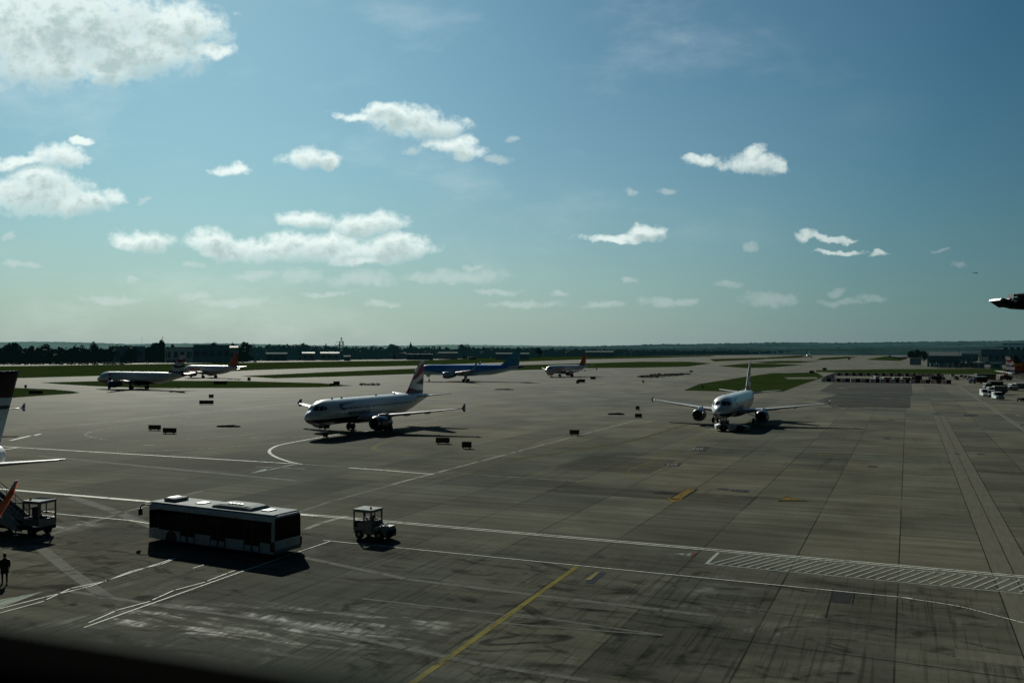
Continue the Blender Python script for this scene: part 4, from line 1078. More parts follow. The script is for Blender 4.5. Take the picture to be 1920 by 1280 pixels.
# ---- small tow tractor
def make_tug():
    yaw = R(154)
    root = empty('tow_tractor', G(703, 1009), yaw); tag(root, 'small white baggage tractor with caged rear window beside the bus', 'tow tractor')
    m_ = MB()
    m_.bbox((0, 0, .62), (2.9, 1.36, .42), .06); m_.bbox((-1.25, 0, .52), (.5, 1.2, .5), .05, mi=1)
    m_.bbox((-.82, 0, .90), (1.15, 1.30, .22), .05)
    m_.build('chassis', [TUGP, VDARK], root)
    MB().bbox((.62, 0, 1.0), (1.25, 1.25, .7), .05).build('engine_cover', VDARK, root)
    MB().bbox((-.55, -.32, 1.04), (.55, .5, .10), .03).build('deck_cover', ROOFW, root)
    MB().bbox((-1.05, .30, 1.03), (.45, .45, .12), .03).build('deck_cover', VGREY, root)
    # cab: pillars, lower panels, roof, open windows
    cx0, cx1, hw = -.12, 1.38, .70
    m_ = MB()
    for x, y in ((cx0, hw), (cx0, -hw), (cx1, hw), (cx1, -hw)): m_.box((x, y, 1.42), (.09, .09, 1.45))
    for sd in (1, -1):
        m_.box(((cx0 + cx1) / 2, sd * hw, .78), (cx1 - cx0, .07, .12)); m_.box(((cx0 + cx1) / 2, sd * hw, 1.36), (cx1 - cx0, .07, .09)); m_.box(((cx0 + cx1) / 2, sd * hw, 2.05), (cx1 - cx0, .07, .14))
        m_.box((cx0 + .62, sd * hw, 1.4), (.09, .07, 1.3)); m_.box((cx0 + .3, sd * hw, .62), (.8, .07, .4)); m_.box((cx0 + .55, sd * hw, .95), (1.3, .05, .6))
    for x in (cx0, cx1): m_.box((x, 0, 1.05 if x < .5 else .85), (.07, 2 * hw, .62 if x < .5 else .45)); m_.box((x, 0, 2.06), (.07, 2 * hw, .12))
    m_.build('cab', TUGP, root)
    MB().side([(cx0 + .08, .85), (cx0 + .58, .85), (cx0 + .58, 1.31), (cx0 + .08, 1.31)], hw - .02, hw + .02).build('side_panel', VGREY, root)
    MB().side([(cx0 + .68, .86), (cx1 - .12, .90), (cx1 - .06, 1.30), (cx0 + .68, 1.30)], hw - .02, hw + .02).build('lower_window', BUSGLASS, root)
    m_ = MB()
    for k in range(9): m_.tube((cx0 - .01, -hw + .12 + k * .145, 1.36), (cx0 - .01, -hw + .12 + k * .145, 2.02), .010, n=6)
    m_.tube((cx0 - .01, -hw + .06, 1.62), (cx0 - .01, hw - .06, 1.62), .02, n=6); m_.build('window_guard', DKMETAL, root)
    MB().bbox(((cx0 + cx1) / 2, 0, 2.16), (cx1 - cx0 + .22, 1.56, .09), .03).build('roof', ROOFW, root)
    MB().lathe((cx0 + .30, .28, 2.2), (0, 0, 1), [(0, .07), (.04, .085), (.14, .08), (.18, .0)], 14).build('beacon', BEACON_R, root)
    m_ = MB(); m_.bbox((.55, 0, 1.05), (.5, .5, .12), .04); m_.bbox((.28, 0, 1.38), (.12, .5, .6), .05); m_.build('seat', PLASTIC, root)
    m_ = MB(); m_.lathe((1.0, .0, 1.38), (.6, 0, .8), [(0, .19), (.02, .21), (.04, .19), (.02, .17), (0, .19)], 18); m_.tube((1.05, 0, 1.35), (1.2, 0, .9), .03); m_.build('steering_wheel', PLASTIC, root)
    for x, r in ((.95, .36), (-.8, .40)):
        for sd in (1, -1): wheel(root, (x, sd * .60, r), r, .22)
    m_ = MB(); m_.box((-1.55, 0, .5), (.3, .3, .12)); m_.tube((-1.62, 0, .42), (-1.62, 0, .62), .04); m_.build('tow_hitch', DKMETAL, root)
    m_ = MB(); m_.path([(-.2, .2, 1.05), (-.32, .25, 1.35), (-.5, .3, 1.12), (-.85, .3, 1.06)], .016, 6); m_.build('hose', PLASTIC, root)
    return root
TUG = make_tug()

# ---- passenger stair vehicle at the left edge
def make_stairs():
    yaw = R(-20)
    root = empty('stair_vehicle', G(66, 1002), yaw); tag(root, 'white mobile passenger stairs with a caged driver cab at left edge', 'stair vehicle')
    m_ = MB(); m_.bbox((-1.6, 0, .62), (5.6, 1.7, .28), .05); m_.bbox((-.9, 0, .95), (1.6, 1.5, .42), .05); m_.build('chassis', VDARK, root)
    cx0, cx1, hw = -.35, 1.15, .78
    m_ = MB()
    for x, y in ((cx0, hw), (cx0, -hw), (cx1, hw), (cx1, -hw)): m_.box((x, y, 1.72), (.09, .09, 1.75))
    for sd in (1, -1):
        m_.box(((cx0 + cx1) / 2, sd * hw, 1.08), (cx1 - cx0, .06, .5)); m_.box(((cx0 + cx1) / 2, sd * hw, 1.62), (cx1 - cx0, .06, .08)); m_.box(((cx0 + cx1) / 2, sd * hw, 2.52), (cx1 - cx0, .06, .12)); m_.box((cx0 + .6, sd * hw, 2.0), (.07, .07, 1.0))
    for x in (cx0, cx1): m_.box((x, 0, 1.02), (.06, 2 * hw, .62)); m_.box((x, 0, 2.52), (.06, 2 * hw, .12)); m_.box((x, 0, 1.95), (.05, 2 * hw, .05))
    m_.build('cab', VGREY, root)
    m_ = MB()
    for k in range(8): m_.tube((cx0 + .06 + k * .075, -hw - .02, 1.64), (cx0 + .06 + k * .075, -hw - .02, 2.46), .009, n=6)
    for k in range(8): m_.tube((cx0 + .0, -hw + .15 + k * .18, 1.64), (cx0, -hw + .15 + k * .18, 2.46), .009, n=6)
    m_.build('window_guard', DKMETAL, root)
    MB().bbox(((cx0 + cx1) / 2, 0, 2.63), (cx1 - cx0 + .2, 1.7, .09), .03).build('roof', ROOFW, root)
    MB().lathe((cx0 + .35, -.45, 2.67), (0, 0, 1), [(0, .07), (.04, .085), (.15, .08), (.2, .0)], 14).build('beacon', BEACON_O, root)
    m_ = MB(); m_.bbox((.2, 0, 1.45), (.5, .5, .12), .04); m_.bbox((-.05, 0, 1.8), (.12, .5, .6), .05); m_.build('seat', PLASTIC, root)
    # open cab gate swung back beside the cab
    m_ = MB(); gx = cx0 - 1.05
    m_.path([(cx0 - .05, -hw - .02, 1.55), (gx, -hw - .02, 1.55), (gx, -hw - .02, 2.45), (cx0 - .05, -hw - .02, 2.5)], .045, 6); m_.build('cab_door', VGREY, root)
    # flight of steps rising away from the cab
    n = 17; x_s, z_s, dx, dz = -1.0, .80, .30, .155
    st_ = MB()
    for k in range(n): st_.box((x_s - k * dx, 0, z_s + k * dz), (.30, 1.34, .045)); st_.box((x_s - k * dx - .14, 0, z_s + k * dz + .1), (.02, 1.34, .2))
    fl = st_.build('stair_flight', mat('step_tread', (.20, .21, .20), .6), root)
    for sd in (1, -1):
        a, b_ = (x_s + .45, z_s - .3), (x_s - n * dx, z_s + n * dz)
        MB().side([(a[0], a[1] - .22), (a[0] + .1, a[1] + .25), (b_[0], b_[1] + .42), (b_[0], b_[1] - .25)], sd * .70, sd * .76).build('side_panel', VWHITE if sd < 0 else VGREY, root)
        m_ = MB()
        m_.tube((a[0] - .2, sd * .73, a[1] + 1.1), (b_[0], sd * .73, b_[1] + 1.15), .028, n=8)
        m_.tube((a[0] - .2, sd * .73, a[1] + .72), (b_[0], sd * .73, b_[1] + .78), .018, n=6)
        for k in range(0, n, 3): m_.tube((x_s - k * dx, sd * .73, z_s + k * dz), (x_s - k * dx, sd * .73, z_s + k * dz + 1.05), .022, n=6)
        m_.build('handrail', mat('rail_metal', (.30, .31, .30), .45, metal=.4), root)
    MB().side([(-1.0, .35), (-.5, .35), (-1.3, 1.05), (-2.6, 1.3), (-2.6, .8)], -.87, -.79).build('side_skirt', VWHITE, root)
    m_ = MB()
    for sd in (1, -1): m_.tube((-3.2, sd * .5, .75), (-4.6, sd * .5, 3.0), .06); 
    m_.build('lift_ram', METAL, root)
    for x in (.45, -3.3):
        for sd in (1, -1): wheel(root, (x, sd * .72, .36), .36, .24)
    for sd in (1, -1):
        m_ = MB(); m_.tube((-.9, sd * .95, .12), (-.9, sd * .95, .75), .05); m_.lathe((-.9, sd * .95, .02), (0, 0, 1), [(0, .0), (0, .16), (.06, .16), (.1, .05)], 14); m_.build('stabiliser', METAL, root)
    return root
STAIRS = make_stairs()

# ---- pushback tractor at the nose of the second airliner
def make_pushback():
    yaw = R(-6)
    root = empty('pushback_tractor', G(1373, 807.8), yaw, 1.06); tag(root, 'low white pushback tractor with striped end at an airliner nose', 'pushback tractor')
    m_ = MB()
    out = [(-2.7, .35), (-2.75, .95), (-2.2, 1.15), (1.0, 1.12), (1.6, .98), (2.6, .82), (2.75, .38)]
    m_.side(out, -1.25, 1.25); m_.build('body', mat('dull_white_paint', (.52, .57, .56), .5, var=.25), root)
    m_ = MB(); m_.rings([[Vector((x + k_ * s_, y, z)) for x, y in ((-2.1, -.7), (-2.1, .7), (-.6, .7), (-.6, -.7))] for z, s_, k_ in ((1.12, 0, 0), (1.6, .1, 0))], smooth=False)
    m_.build('cab', mat('green_tinted_glass', (.02, .05, .045), .15), root)
    m_ = MB()
    for x, y in ((-2.05, -.72), (-2.05, .72), (-.62, .72), (-.62, -.72), (-1.35, -.72), (-1.35, .72)): m_.box((x, y, 1.4), (.08, .08, .62))
    m_.bbox((-1.34, 0, 1.72), (1.6, 1.56, .08), .03); m_.build('cab_frame', VWHITE, root)
    for x in (-1.55, 1.15):
        for sd in (1, -1):
            wheel(root, (x, sd * 1.08, .55), .55, .4)
            pts = [(x + .7 * math.cos(t), .5 + .62 * math.sin(t)) for t in [math.pi * k / 10 for k in range(11)]]
            MB().side([(x + .7, .34)] + pts + [(x - .7, .34)], sd * 1.2, sd * 1.262).build('wheel_arch', PLASTIC, root)
    for k in range(6):
        MB().side([(1.55 + k * .19, .50), (1.64 + k * .19, .50), (1.50 + k * .19, .80), (1.41 + k * .19, .80)], -1.27, -1.24).build('warning_stripe', VDARK, root)
    for sd in (1, -1): MB().bbox((2.72, sd * .85, .7), (.12, .34, .16), .04).build('headlight', mat('lamp_glass', (.8, .8, .75), .15), root)
    m_ = MB(); m_.path([(-2.7, .2, .55), (-3.9, .9, .55)], .07); m_.box((-3.9, .95, .5), (.5, .4, .2)); m_.build('tow_bar', METAL, root)
    MB().lathe((-1.3, .2, 1.76), (0, 0, 1), [(0, .08), (.12, .08), (.16, 0)], 12).build('beacon', BEACON_O, root)
    return root
PUSH = make_pushback()

# ---- generic service vehicles of the right hand stands
def van(loc, yaw, label, body, Lv=5.2, Wv=2.0, Hv=2.2, group=None, glass_front=True):
    root = empty('service_van', loc, yaw); tag(root, label, 'van', group)
    out = [(-Lv / 2, .35), (-Lv / 2 + .04, Hv - .15), (-Lv / 2 + .2, Hv), (Lv / 2 - 1.75, Hv), (Lv / 2 - 1.0, Hv * .56), (Lv / 2 - .12, Hv * .48), (Lv / 2, Hv * .36), (Lv / 2, .35)]
    MB().side(out, -Wv / 2, Wv / 2).build('body', body, root)
    a, b_ = (Lv / 2 - 1.70, Hv * .97), (Lv / 2 - 1.02, Hv * .585)
    MB().add([(a[0] + .06, -Wv / 2 + .15, a[1] - .03), (a[0] + .06, Wv / 2 - .15, a[1] - .03), (b_[0] + .03, Wv / 2 - .1, b_[1]), (b_[0] + .03, -Wv / 2 + .1, b_[1])], [(0, 1, 2, 3)]).build('windscreen', GLASSD, root)
    for sd in (1, -1):
        MB().side([(Lv / 2 - 2.6, Hv * .58), (Lv / 2 - 1.25, Hv * .58), (Lv / 2 - 1.78, Hv * .92), (Lv / 2 - 2.6, Hv * .92)], sd * (Wv / 2 - .01), sd * (Wv / 2 + .012)).build('side_window', GLASSD, root)
        MB().bbox((Lv / 2 - .02, sd * (Wv / 2 - .28), Hv * .36), (.08, .3, .18), .03).build('headlight', mat('lamp_glass', (.8, .8, .75), .15), root)
        for x in (-Lv / 2 + .95, Lv / 2 - .85): wheel(root, (x, sd * (Wv / 2 - .12), .34), .34, .22, rim=False)
    MB().bbox((Lv / 2 + .03, 0, .42), (.14, Wv - .1, .22), .05).build('bumper', VDARK, root)
    MB().add([(-Lv / 2 - .008, -Wv / 2 + .2, Hv * .58), (-Lv / 2 - .008, Wv / 2 - .2, Hv * .58), (-Lv / 2 + .02, Wv / 2 - .22, Hv * .88), (-Lv / 2 + .02, -Wv / 2 + .22, Hv * .88)], [(0, 1, 2, 3)]).build('rear_window', GLASSD, root)
    return root
def box_truck(loc, yaw, label, boxm, cabm, Lv=7.0, Wv=2.4, Hv=3.2, cat='truck', roof=None, base=.9):
    root = empty('service_truck', loc, yaw); tag(root, label, cat)
    MB().bbox((0, 0, .7), (Lv - .3, Wv * .8, .3), .05).build('chassis', VDARK, root)
    MB().bbox((-.95, 0, base + (Hv - base) / 2), (Lv - 2.1, Wv, Hv - base), .05).build('cargo_box', boxm, root)
    MB().side([(Lv / 2 - 1.85, .5), (Lv / 2, .5), (Lv / 2, 1.3), (Lv / 2 - .35, 2.25), (Lv / 2 - 1.85, 2.3)], -Wv / 2 + .1, Wv / 2 - .1).build('cab', cabm, root)
    MB().add([(Lv / 2 + .015, -Wv / 2 + .25, 1.36), (Lv / 2 + .015, Wv / 2 - .25, 1.36), (Lv / 2 - .30, Wv / 2 - .3, 2.16), (Lv / 2 - .30, -Wv / 2 + .3, 2.16)], [(0, 1, 2, 3)]).build('windscreen', GLASSD, root)
    if roof: MB().bbox((-.95, 0, Hv + .06), (Lv - 2.0, Wv + .05, .14), .04).build('roof', roof, root)
    for sd in (1, -1):
        MB().side([(Lv / 2 - 1.6, 1.35), (Lv / 2 - .45, 1.35), (Lv / 2 - .6, 2.1), (Lv / 2 - 1.6, 2.1)], sd * (Wv / 2 - .11), sd * (Wv / 2 - .085)).build('side_window', GLASSD, root)
        for x in (-Lv / 2 + 1.3, Lv / 2 - 1.0): wheel(root, (x, sd * (Wv / 2 - .18), .45), .45, .28, rim=False)
    return root
def trolley(loc, yaw, label, load, Lv=3.0, Hv=1.6, group=None):
    root = empty('baggage_trolley', loc, yaw); tag(root, label, 'trolley', group)
    MB().bbox((0, 0, .5), (Lv, 1.5, .14), .03).build('deck', VDARK, root)
    m_ = MB(); m_.bbox((.1, 0, .57 + (Hv - .57) * .42), (Lv * .8, 1.3, (Hv - .57) * .8), .1); m_.build('load', load, root)
    m_ = MB()
    for x in (-Lv / 2, Lv / 2):
        for y in (-.72, .72): m_.tube((x, y, .5), (x, y, Hv), .03, n=6)
        m_.tube((x, -.72, Hv), (x, .72, Hv), .03, n=6)
    m_.build('frame', VGREY, root)
    for x in (-Lv * .35, Lv * .35):
        for sd in (1, -1): wheel(root, (x, sd * .6, .22), .22, .14, rim=False)
    return root
van(G(1847, 743), R(255), 'white van seen from the front, leftmost of the tight vehicle cluster at right', VWHITE, 5.0, 2.1, 2.2)
van(G(1859, 744), R(245), 'white van with dark side stripes in the middle of the right hand cluster', mat('striped_white_paint', (.5, .54, .56), .4, var=.5, vs=1.2), 4.8, 1.9, 2.0)
van(G(1871, 748.5), R(258), 'white van with dark windscreen, nearest of the right hand vehicle cluster', VWHITE, 4.6, 2.2, 2.1)
box_truck(G(1869, 739), R(170), 'grey box truck behind the vans of the right hand cluster', VGREY, VWHITE, 6.0, 2.3, 2.7)
box_truck(G(1862, 730), R(175), 'black box truck at the back of the right hand vehicle cluster', VDARK, VGREY, 6.4, 2.4, 2.9)
box_truck(G(1834, 719), R(200), 'dark low bus with a pale teal roof near the far stands', VDARK, VGREY, 8.0, 2.6, 2.9, 'bus', mat('teal_roof', (.25, .42, .42), .4))
cr = empty('cargo_container', G(1847, 712), R(4)); tag(cr, 'long olive green cargo container standing behind the teal roofed bus', 'container')
MB().bbox((0, 0, 1.55), (9.4, 2.4, 2.7), .05).build('shell', VGREEN, cr)
m_ = MB()
for k in range(24): m_.box((-4.5 + k * .39, -1.215, 1.55), (.12, .05, 2.4))
m_.build('ribbed_side', VGREEN, cr)
m_ = MB()
for x in (-4.4, 4.4):
    for y in (-1, 1): m_.box((x, y, .12), (.4, .3, .24))
m_.build('feet', VDARK, cr)
for k, (x, y) in enumerate(((1803, 708), (1811, 709), (1818, 711))):
    trolley(G(x, y), R(-20 + 8 * k), ['brown loaded baggage trolley, first left of the teal roofed bus group', 'brown loaded baggage trolley, middle of three near the far stands', 'brown loaded baggage trolley, right one of three near the far stands'][k], mat('brown_load', (.07, .06, .045), .7, var=.5), 2.6, 1.7, 'baggage trolleys by the far stands')
van(G(1793, 712), R(265), 'small dark tug alone on the lane beside the barriers', VDARK, 3.0, 1.6, 1.7)
van(G(1786, 707), R(250), 'small pale van with bright lamps at the end of the barriers', VGREY, 3.6, 1.7, 1.7)
box_truck(G(1884, 713), R(185), 'dull red catering truck below the banded tail at right', mat('dull_red_paint', (.16, .05, .045), .5, var=.4), mat('pinkish_paint', (.30, .2, .19), .5), 6.6, 2.4, 2.8)
box_truck(G(1901, 709), R(180), 'teal topped service truck under the charcoal tail at right edge', mat('dark_teal_paint', (.02, .05, .06), .5), VDARK, 7.5, 2.6, 3.1, 'truck', mat('teal_roof', (.25, .42, .42), .4))
van(G(1895, 732), R(176), 'pale car with a sloping windscreen parked right of the vehicle cluster', mat('silver_paint', (.42, .46, .46), .35), 4.8, 1.9, 1.55)
box_truck(G(1912, 731.5), R(178), 'long grey box trailer truck cut by the right edge of the frame', mat('pale_grey_paint', (.22, .25, .25), .5), VWHITE, 7.5, 2.4, 2.5)
trolley(G(1879, 726), R(10), 'dark loaded dolly between the vans and the pale car at right', VDARK, 3.6, 1.2)
trolley(G(1917, 752), R(20), 'dark empty dolly at the right edge beside the white lane line', VDARK, 3.0, 1.0)

# ------------------------------------------------------------------ signs, markers, barriers
def sign(px_, py_, wpx, hm, label, lit=False, yaw=None, name='taxiway_sign', group='taxiway signs across the apron'):
    g_ = G(px_, py_); Y = g_.y; w_ = wpx * Y / FPX
    root = empty(name, g_, yaw if yaw is not None else R(rnd.uniform(-12, 12))); tag(root, label, 'sign', group)
    t = .32
    MB().bbox((0, 0, .14 + hm / 2), (w_, t, hm), .03).build('housing', VDARK, root)
    MB().box((0, -t / 2 - .006, .14 + hm / 2), (w_ - .12, .012, hm - .14)).build('sign_face', mat('amber_sign_face', (.10, .06, .008), .5, var=.4, vs=2) if lit else mat('dark_sign_face', (.035, .03, .01), .5, var=.5, vs=2), root)
    for x in (-w_ * .32, w_ * .32): MB().box((x, 0, .07), (.12, .2, .16)).build('leg', DKMETAL, root)
    return root
SIGNS = [(290, 806.3, 23, .78, 'amber faced taxiway sign, left one of a pair inside the dashed loop at left', 1), (318, 812.4, 26, .80, 'dark taxiway sign, right one of a pair inside the dashed loop at left', 0),
 (387, 758, 26, .9, 'wide dark taxiway sign below the grass wedge, left of the nearest airliner', 0), (396, 746, 9, .9, 'narrow dark taxiway sign just above a wide one at left', 0),
 (830, 831.5, 26, .80, 'wide taxiway sign right of the nearest airliner shadow', 1), (875, 840.5, 18, .85, 'boxy taxiway sign nearest to the camera, right of a wide one', 0),
 (1077, 815.5, 18, .75, 'taxiway sign standing on the faded line in the centre', 1), (1197, 783.2, 13, .75, 'taxiway sign left of the airliner with the pushback tractor', 0), (1195.5, 768.6, 7, .8, 'small taxiway sign above the mound left of the pushed airliner', 0),
 (1090, 717, 14, 1.3, 'dark sign right of the lone orange tailed airliner, wider of three', 0), (1112, 711.2, 10, 1.1, 'dark sign right of the lone orange tailed airliner, farthest of three', 0), (1083, 719, 5, 1.2, 'dark sign right of the lone orange tailed airliner, smallest of three', 0),
 (631, 721.5, 12, 1.3, 'dark sign at the pointed right end of a grass wedge', 0), (622, 723, 8, .8, 'low dark sign touching the pointed end of a grass wedge', 0), (467, 713.8, 6, 1.4, 'tall dark sign right of the orange lettered airliner on the taxiway', 0),
 (67, 738.5, 27, 1.0, 'long dark sign on the lowest grass strip at far left', 0), (413, 720.8, 25, 1.2, 'long dark sign on the grass between the airliners at left', 0), (1296, 697.8, 6, 1.0, 'dark sign at the end of the rubble patch', 0),
 (1206, 717.5, 3, 1.0, 'single tiny dark marker box below the rubble patch', 0), (1522, 699.5, 9, 1.4, 'dark sign on the grass left of the chequered barriers', 0), (1546, 693.8, 8, 1.5, 'dark sign at the far left corner above the chequered barriers', 0),
 (48, 727.5, 4, 1.0, 'small dark marker on the top edge of the lowest left grass', 0), (1317, 727.0, 3, .8, 'small dark marker near the left tip of the grass triangle', 0)]
for s_ in SIGNS: sign(s_[0], s_[1], s_[2], s_[3], s_[4], s_[5])
def mound(px_, py_, wpx, label):
    g_ = G(px_, py_); w_ = wpx * g_.y / FPX
    root = empty('kerb_mound', g_, R(rnd.uniform(-4, 4))); tag(root, label, 'mound', 'low dark mounds on the apron')
    for k, (dx, f_, h_) in enumerate(((-.22, .55, .36), (.12, .5, .42), (.34, .32, .30))):
        m_ = MB(); rr = []
        for z, s__ in ((0, 1.0), (.5, .95), (.85, .75), (1.0, .35)):
            rr.append([Vector((dx * w_ + math.cos(t) * f_ * w_ * .5 * s__ * rnd.uniform(.9, 1.08), math.sin(t) * w_ * .16 * s__, z * h_)) for t in [2 * math.pi * i / 14 for i in range(14)]])
        m_.rings(rr); m_.build('mound_segment', VDARK, root)
mound(428, 800, 46, 'low dark lumpy mound left of the nearest airliner'); mound(1155, 777, 33, 'low dark lumpy mound left of the airliner with pushback tractor'); mound(945, 730.5, 37, 'low dark lumpy mound below the blue airliner tail')
# dark crumbs spread over the far apron
mb = MB()
for k in range(520):
    u_ = rnd.random(); pxx = 1196 + 98 * u_; pyy = 706.5 - 5.5 * u_ + rnd.gauss(0, 1.0) * (.25 + 1.3 * math.sin(math.pi * min(1, u_ * 1.05)))
    p = G(pxx, pyy); s__ = rnd.uniform(.25, .75)
    mb.box((p.x, p.y, s__ * .3), (s__ * 1.3, s__, s__ * .7), rz=rnd.uniform(0, 3))
for k in range(60):
    p = G(rnd.uniform(675, 712), rnd.gauss(721, .8)); mb.box((p.x, p.y, .15), (.6, .4, .35), rz=rnd.uniform(0, 3))
tag(mb.build('rubble', VDARK), 'dark scattered rubble lumps spread across the far apron', 'rubble', kind='stuff')

# chequered plastic barriers around the works
BWHITE = mat('barrier_white', (.80, .74, .68), .5, var=.25); BRED = mat('barrier_red', (.16, .03, .028), .5, var=.3)
def barrier_proto(material, label, group):
    root_m = MB()
    root_m.rings([[Vector((x, y * w_, z)) for y in (-1, 1) for x in ((-.82, .82) if y < 0 else (.82, -.82))] for z, w_ in ((0, .42), (.22, .42), (.5, .24), (1.45, .17))], smooth=False)
    for x in (-.5, .5): root_m.box((x, 0, 1.49), (.22, .2, .08))
    for x in (-.55, 0, .55): root_m.box((x, 0, 1.0), (.12, .46, .5))
    o = root_m.build('barrier', material); tag(o, label, 'barrier', group); return o
def barrier_row(p0, p1, where, scale=1.0):
    pw = barrier_proto(BWHITE, 'pale block of the chequered barrier row ' + where, 'barriers of the row ' + where)
    pr_ = barrier_proto(BRED, 'dark red block of the chequered barrier row ' + where, 'barriers of the row ' + where)
    L_ = (p1 - p0).length; n = max(2, int(L_ / (1.72 * scale))); ang = math.atan2((p1 - p0).y, (p1 - p0).x)
    first = {0: True, 1: True}
    for k in range(n):
        b_ = (pw, pr_)[k % 2]
        if first[k % 2]: o = b_; first[k % 2] = False
        else: o = b_.copy(); COL.objects.link(o)
        p = p0.lerp(p1, (k + .5) / n); o.location = p + Vector((rnd.uniform(-.08, .08), rnd.uniform(-.15, .15), 0)); o.rotation_euler = (0, 0, ang + rnd.uniform(-.05, .05)); o.scale = (scale, scale, scale)
barrier_row(G(1541, 715.5), G(1784, 719.3), 'nearest the camera', 1.12)
barrier_row(G(1562, 704.0), G(1770, 706.5), 'on the far side of the works', 1.10)
barrier_row(G(1541, 713.5), G(1562, 705.5), 'closing the left end of the works', 1.10)
for k, (xx, yy, wpx, lb) in enumerate(((1663, 712, 15, 'left of the pale tarpaulin stacks inside the works barriers'), (1681, 712, 11, 'middle pale tarpaulin stack inside the works barriers'), (1698, 712, 15, 'right pale tarpaulin stack inside the works barriers'))):
    g_ = G(xx, yy); w_ = wpx * g_.y / FPX
    root = empty('tarpaulin_stack', g_, R(2)); tag(root, 'pale stack, ' + lb if k == 0 else lb, 'stack', 'stacks inside the works')
    MB().bbox((0, 0, .6), (w_ * .96, 1.5, 1.1), .08).build('stack', VGREY, root); MB().bbox((0, 0, 1.2), (w_, 1.7, .2), .06).build('cover', mat('pale_tarp', (.55, .55, .53), .5), root)
g_ = G(1736, 711); root = empty('works_board', g_, R(-3)); tag(root, 'long white notice board with red marks above the works barriers', 'board')
MB().box((0, 0, 2.1), (5.4, .08, 1.2)).build('board', mat('board_white', (.5, .5, .48), .5), root)
for x in (-2.2, 0, 2.2): MB().box((x, .1, .95), (.1, .1, 1.9)).build('post', DKMETAL, root)
for x, w_ in ((-1.5, 1.0), (-.2, 1.1), (1.2, .9)): MB().box((x, -.046, 2.15), (w_, .012, .5)).build('red_mark', mat('board_red', (.4, .04, .03), .5), root)
van(G(1717, 714.5), R(140), 'dark excavator like truck parked in the gap of the barriers', VDARK, 5.0, 2.2, 2.6)
box_truck(G(1757, 716), R(10), 'dark works truck at the right end of the chequered barriers', VDARK, VGREY, 7.0, 2.4, 2.6)
van(G(1640, 713), R(100), 'small white works van between the two barrier rows', VWHITE, 4.6, 1.9, 2.1)

# drain covers let into the slabs
for k, (xx, yy, wpx, lb) in enumerate(((1671, 787.6, 9, 'dark drain cover farthest up the empty lane at right'), (1664, 822.4, 11, 'dark drain cover in the middle of the empty lane'), (1636, 875, 15, 'largest dark drain cover in the empty lane at right'), (1795, 851, 9, 'dark drain cover between the two slot drain joints'), (1839, 852, 12, 'dark drain cover right of the slot drain'), (1757, 776.8, 17, 'long dark drain cover at the top end of the slot drain'))):
    g_ = G(xx, yy); w_ = wpx * g_.y / FPX
    root = empty('drain_cover', g_, PSI); tag(root, lb, 'drain cover', 'drain covers in the apron')
    m_ = MB(); m_.box((0, 0, .018), (w_, .07, .05)); m_.box((0, .75, .018), (w_, .07, .05)); m_.box((-w_ / 2, .375, .018), (.07, .75, .05)); m_.box((w_ / 2, .375, .018), (.07, .75, .05)); m_.build('frame', DKMETAL, root)
    m_ = MB()
    for j in range(8): m_.box((-w_ / 2 + (j + .5) * w_ / 8, .375, .015), (w_ / 8 * .8, .68, .03))
    m_.build('grating', VDARK, root)
# ------------------------------------------------------------------ background: hills, woods, buildings
def hills(name, prof, Y, depth, material, jag=1.5, step=6, seed=1):
    r_ = random.Random(seed); mb = MB()
    xs = []; x = prof[0][0]
    while x <= prof[-1][0]: xs.append(x); x += step
    def hp(x):
        for (a, ya), (b_, yb) in zip(prof[:-1], prof[1:]):
            if a <= x <= b_: return ya + (yb - ya) * (x - a) / (b_ - a)
        return prof[-1][1]
    rows = [[], [], [], [], []]
    for x in xs:
        t = at(x, hp(x), Y); j = r_.uniform(0, 1) ** 2 * jag * Y / FPX
        X = t.x; top = t.z + j
        for k, (dy, f) in enumerate(((-depth, -.02), (-depth * .6, .38 + r_.uniform(-.03, .03)), (-depth * .2, .80 + r_.uniform(-.03, .03)), (0, 1), (depth, .2))):
            rows[k].append(Vector((X * (Y + dy) / Y, Y + dy, top * f - (1.0 if k == 0 else 0))))
    mb.rings(rows, closed=False, cap0=False, cap1=False)
    return tag(mb.build(name, material), kind='structure')
def hill_mat(name, a_, b_, hz):
    m, nt, b = newmat(name)
    tc = nt.nodes.new('ShaderNodeTexCoord'); P = tc.outputs['Object']
    n = noise(nt, mapping(nt, P, (1, 1, 4)), .006, 7, .68); f = noise(nt, P, .04, 5, .7)
    c = mixc(nt, sstep(nt, n, .42, .58), a_, b_)
    c = mixc(nt, mth(nt, 'MULTIPLY', f, .5), c, tuple(v * .4 for v in a_))
    nt.links.new(c, b.inputs['Base Color']); b.inputs['Roughness'].default_value = 1; b.inputs['Specular IOR Level'].default_value = 0
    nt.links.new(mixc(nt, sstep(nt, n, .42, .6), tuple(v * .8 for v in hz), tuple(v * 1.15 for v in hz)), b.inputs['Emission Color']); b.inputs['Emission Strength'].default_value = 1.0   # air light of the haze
    return m
hills('hills', [(-900, 640), (-300, 641), (0, 641.5), (60, 640.5), (140, 641.5), (240, 645), (330, 644), (420, 643.5), (520, 646), (620, 648), (760, 648.2), (830, 646.5), (900, 646.8), (1000, 648), (1100, 649), (1200, 650), (1400, 649), (2400, 649)], 7000, 1500, hill_mat('far_hill', (.02, .035, .03), (.03, .04, .03), (.062, .118, .108)), 1.0, 5, 2)
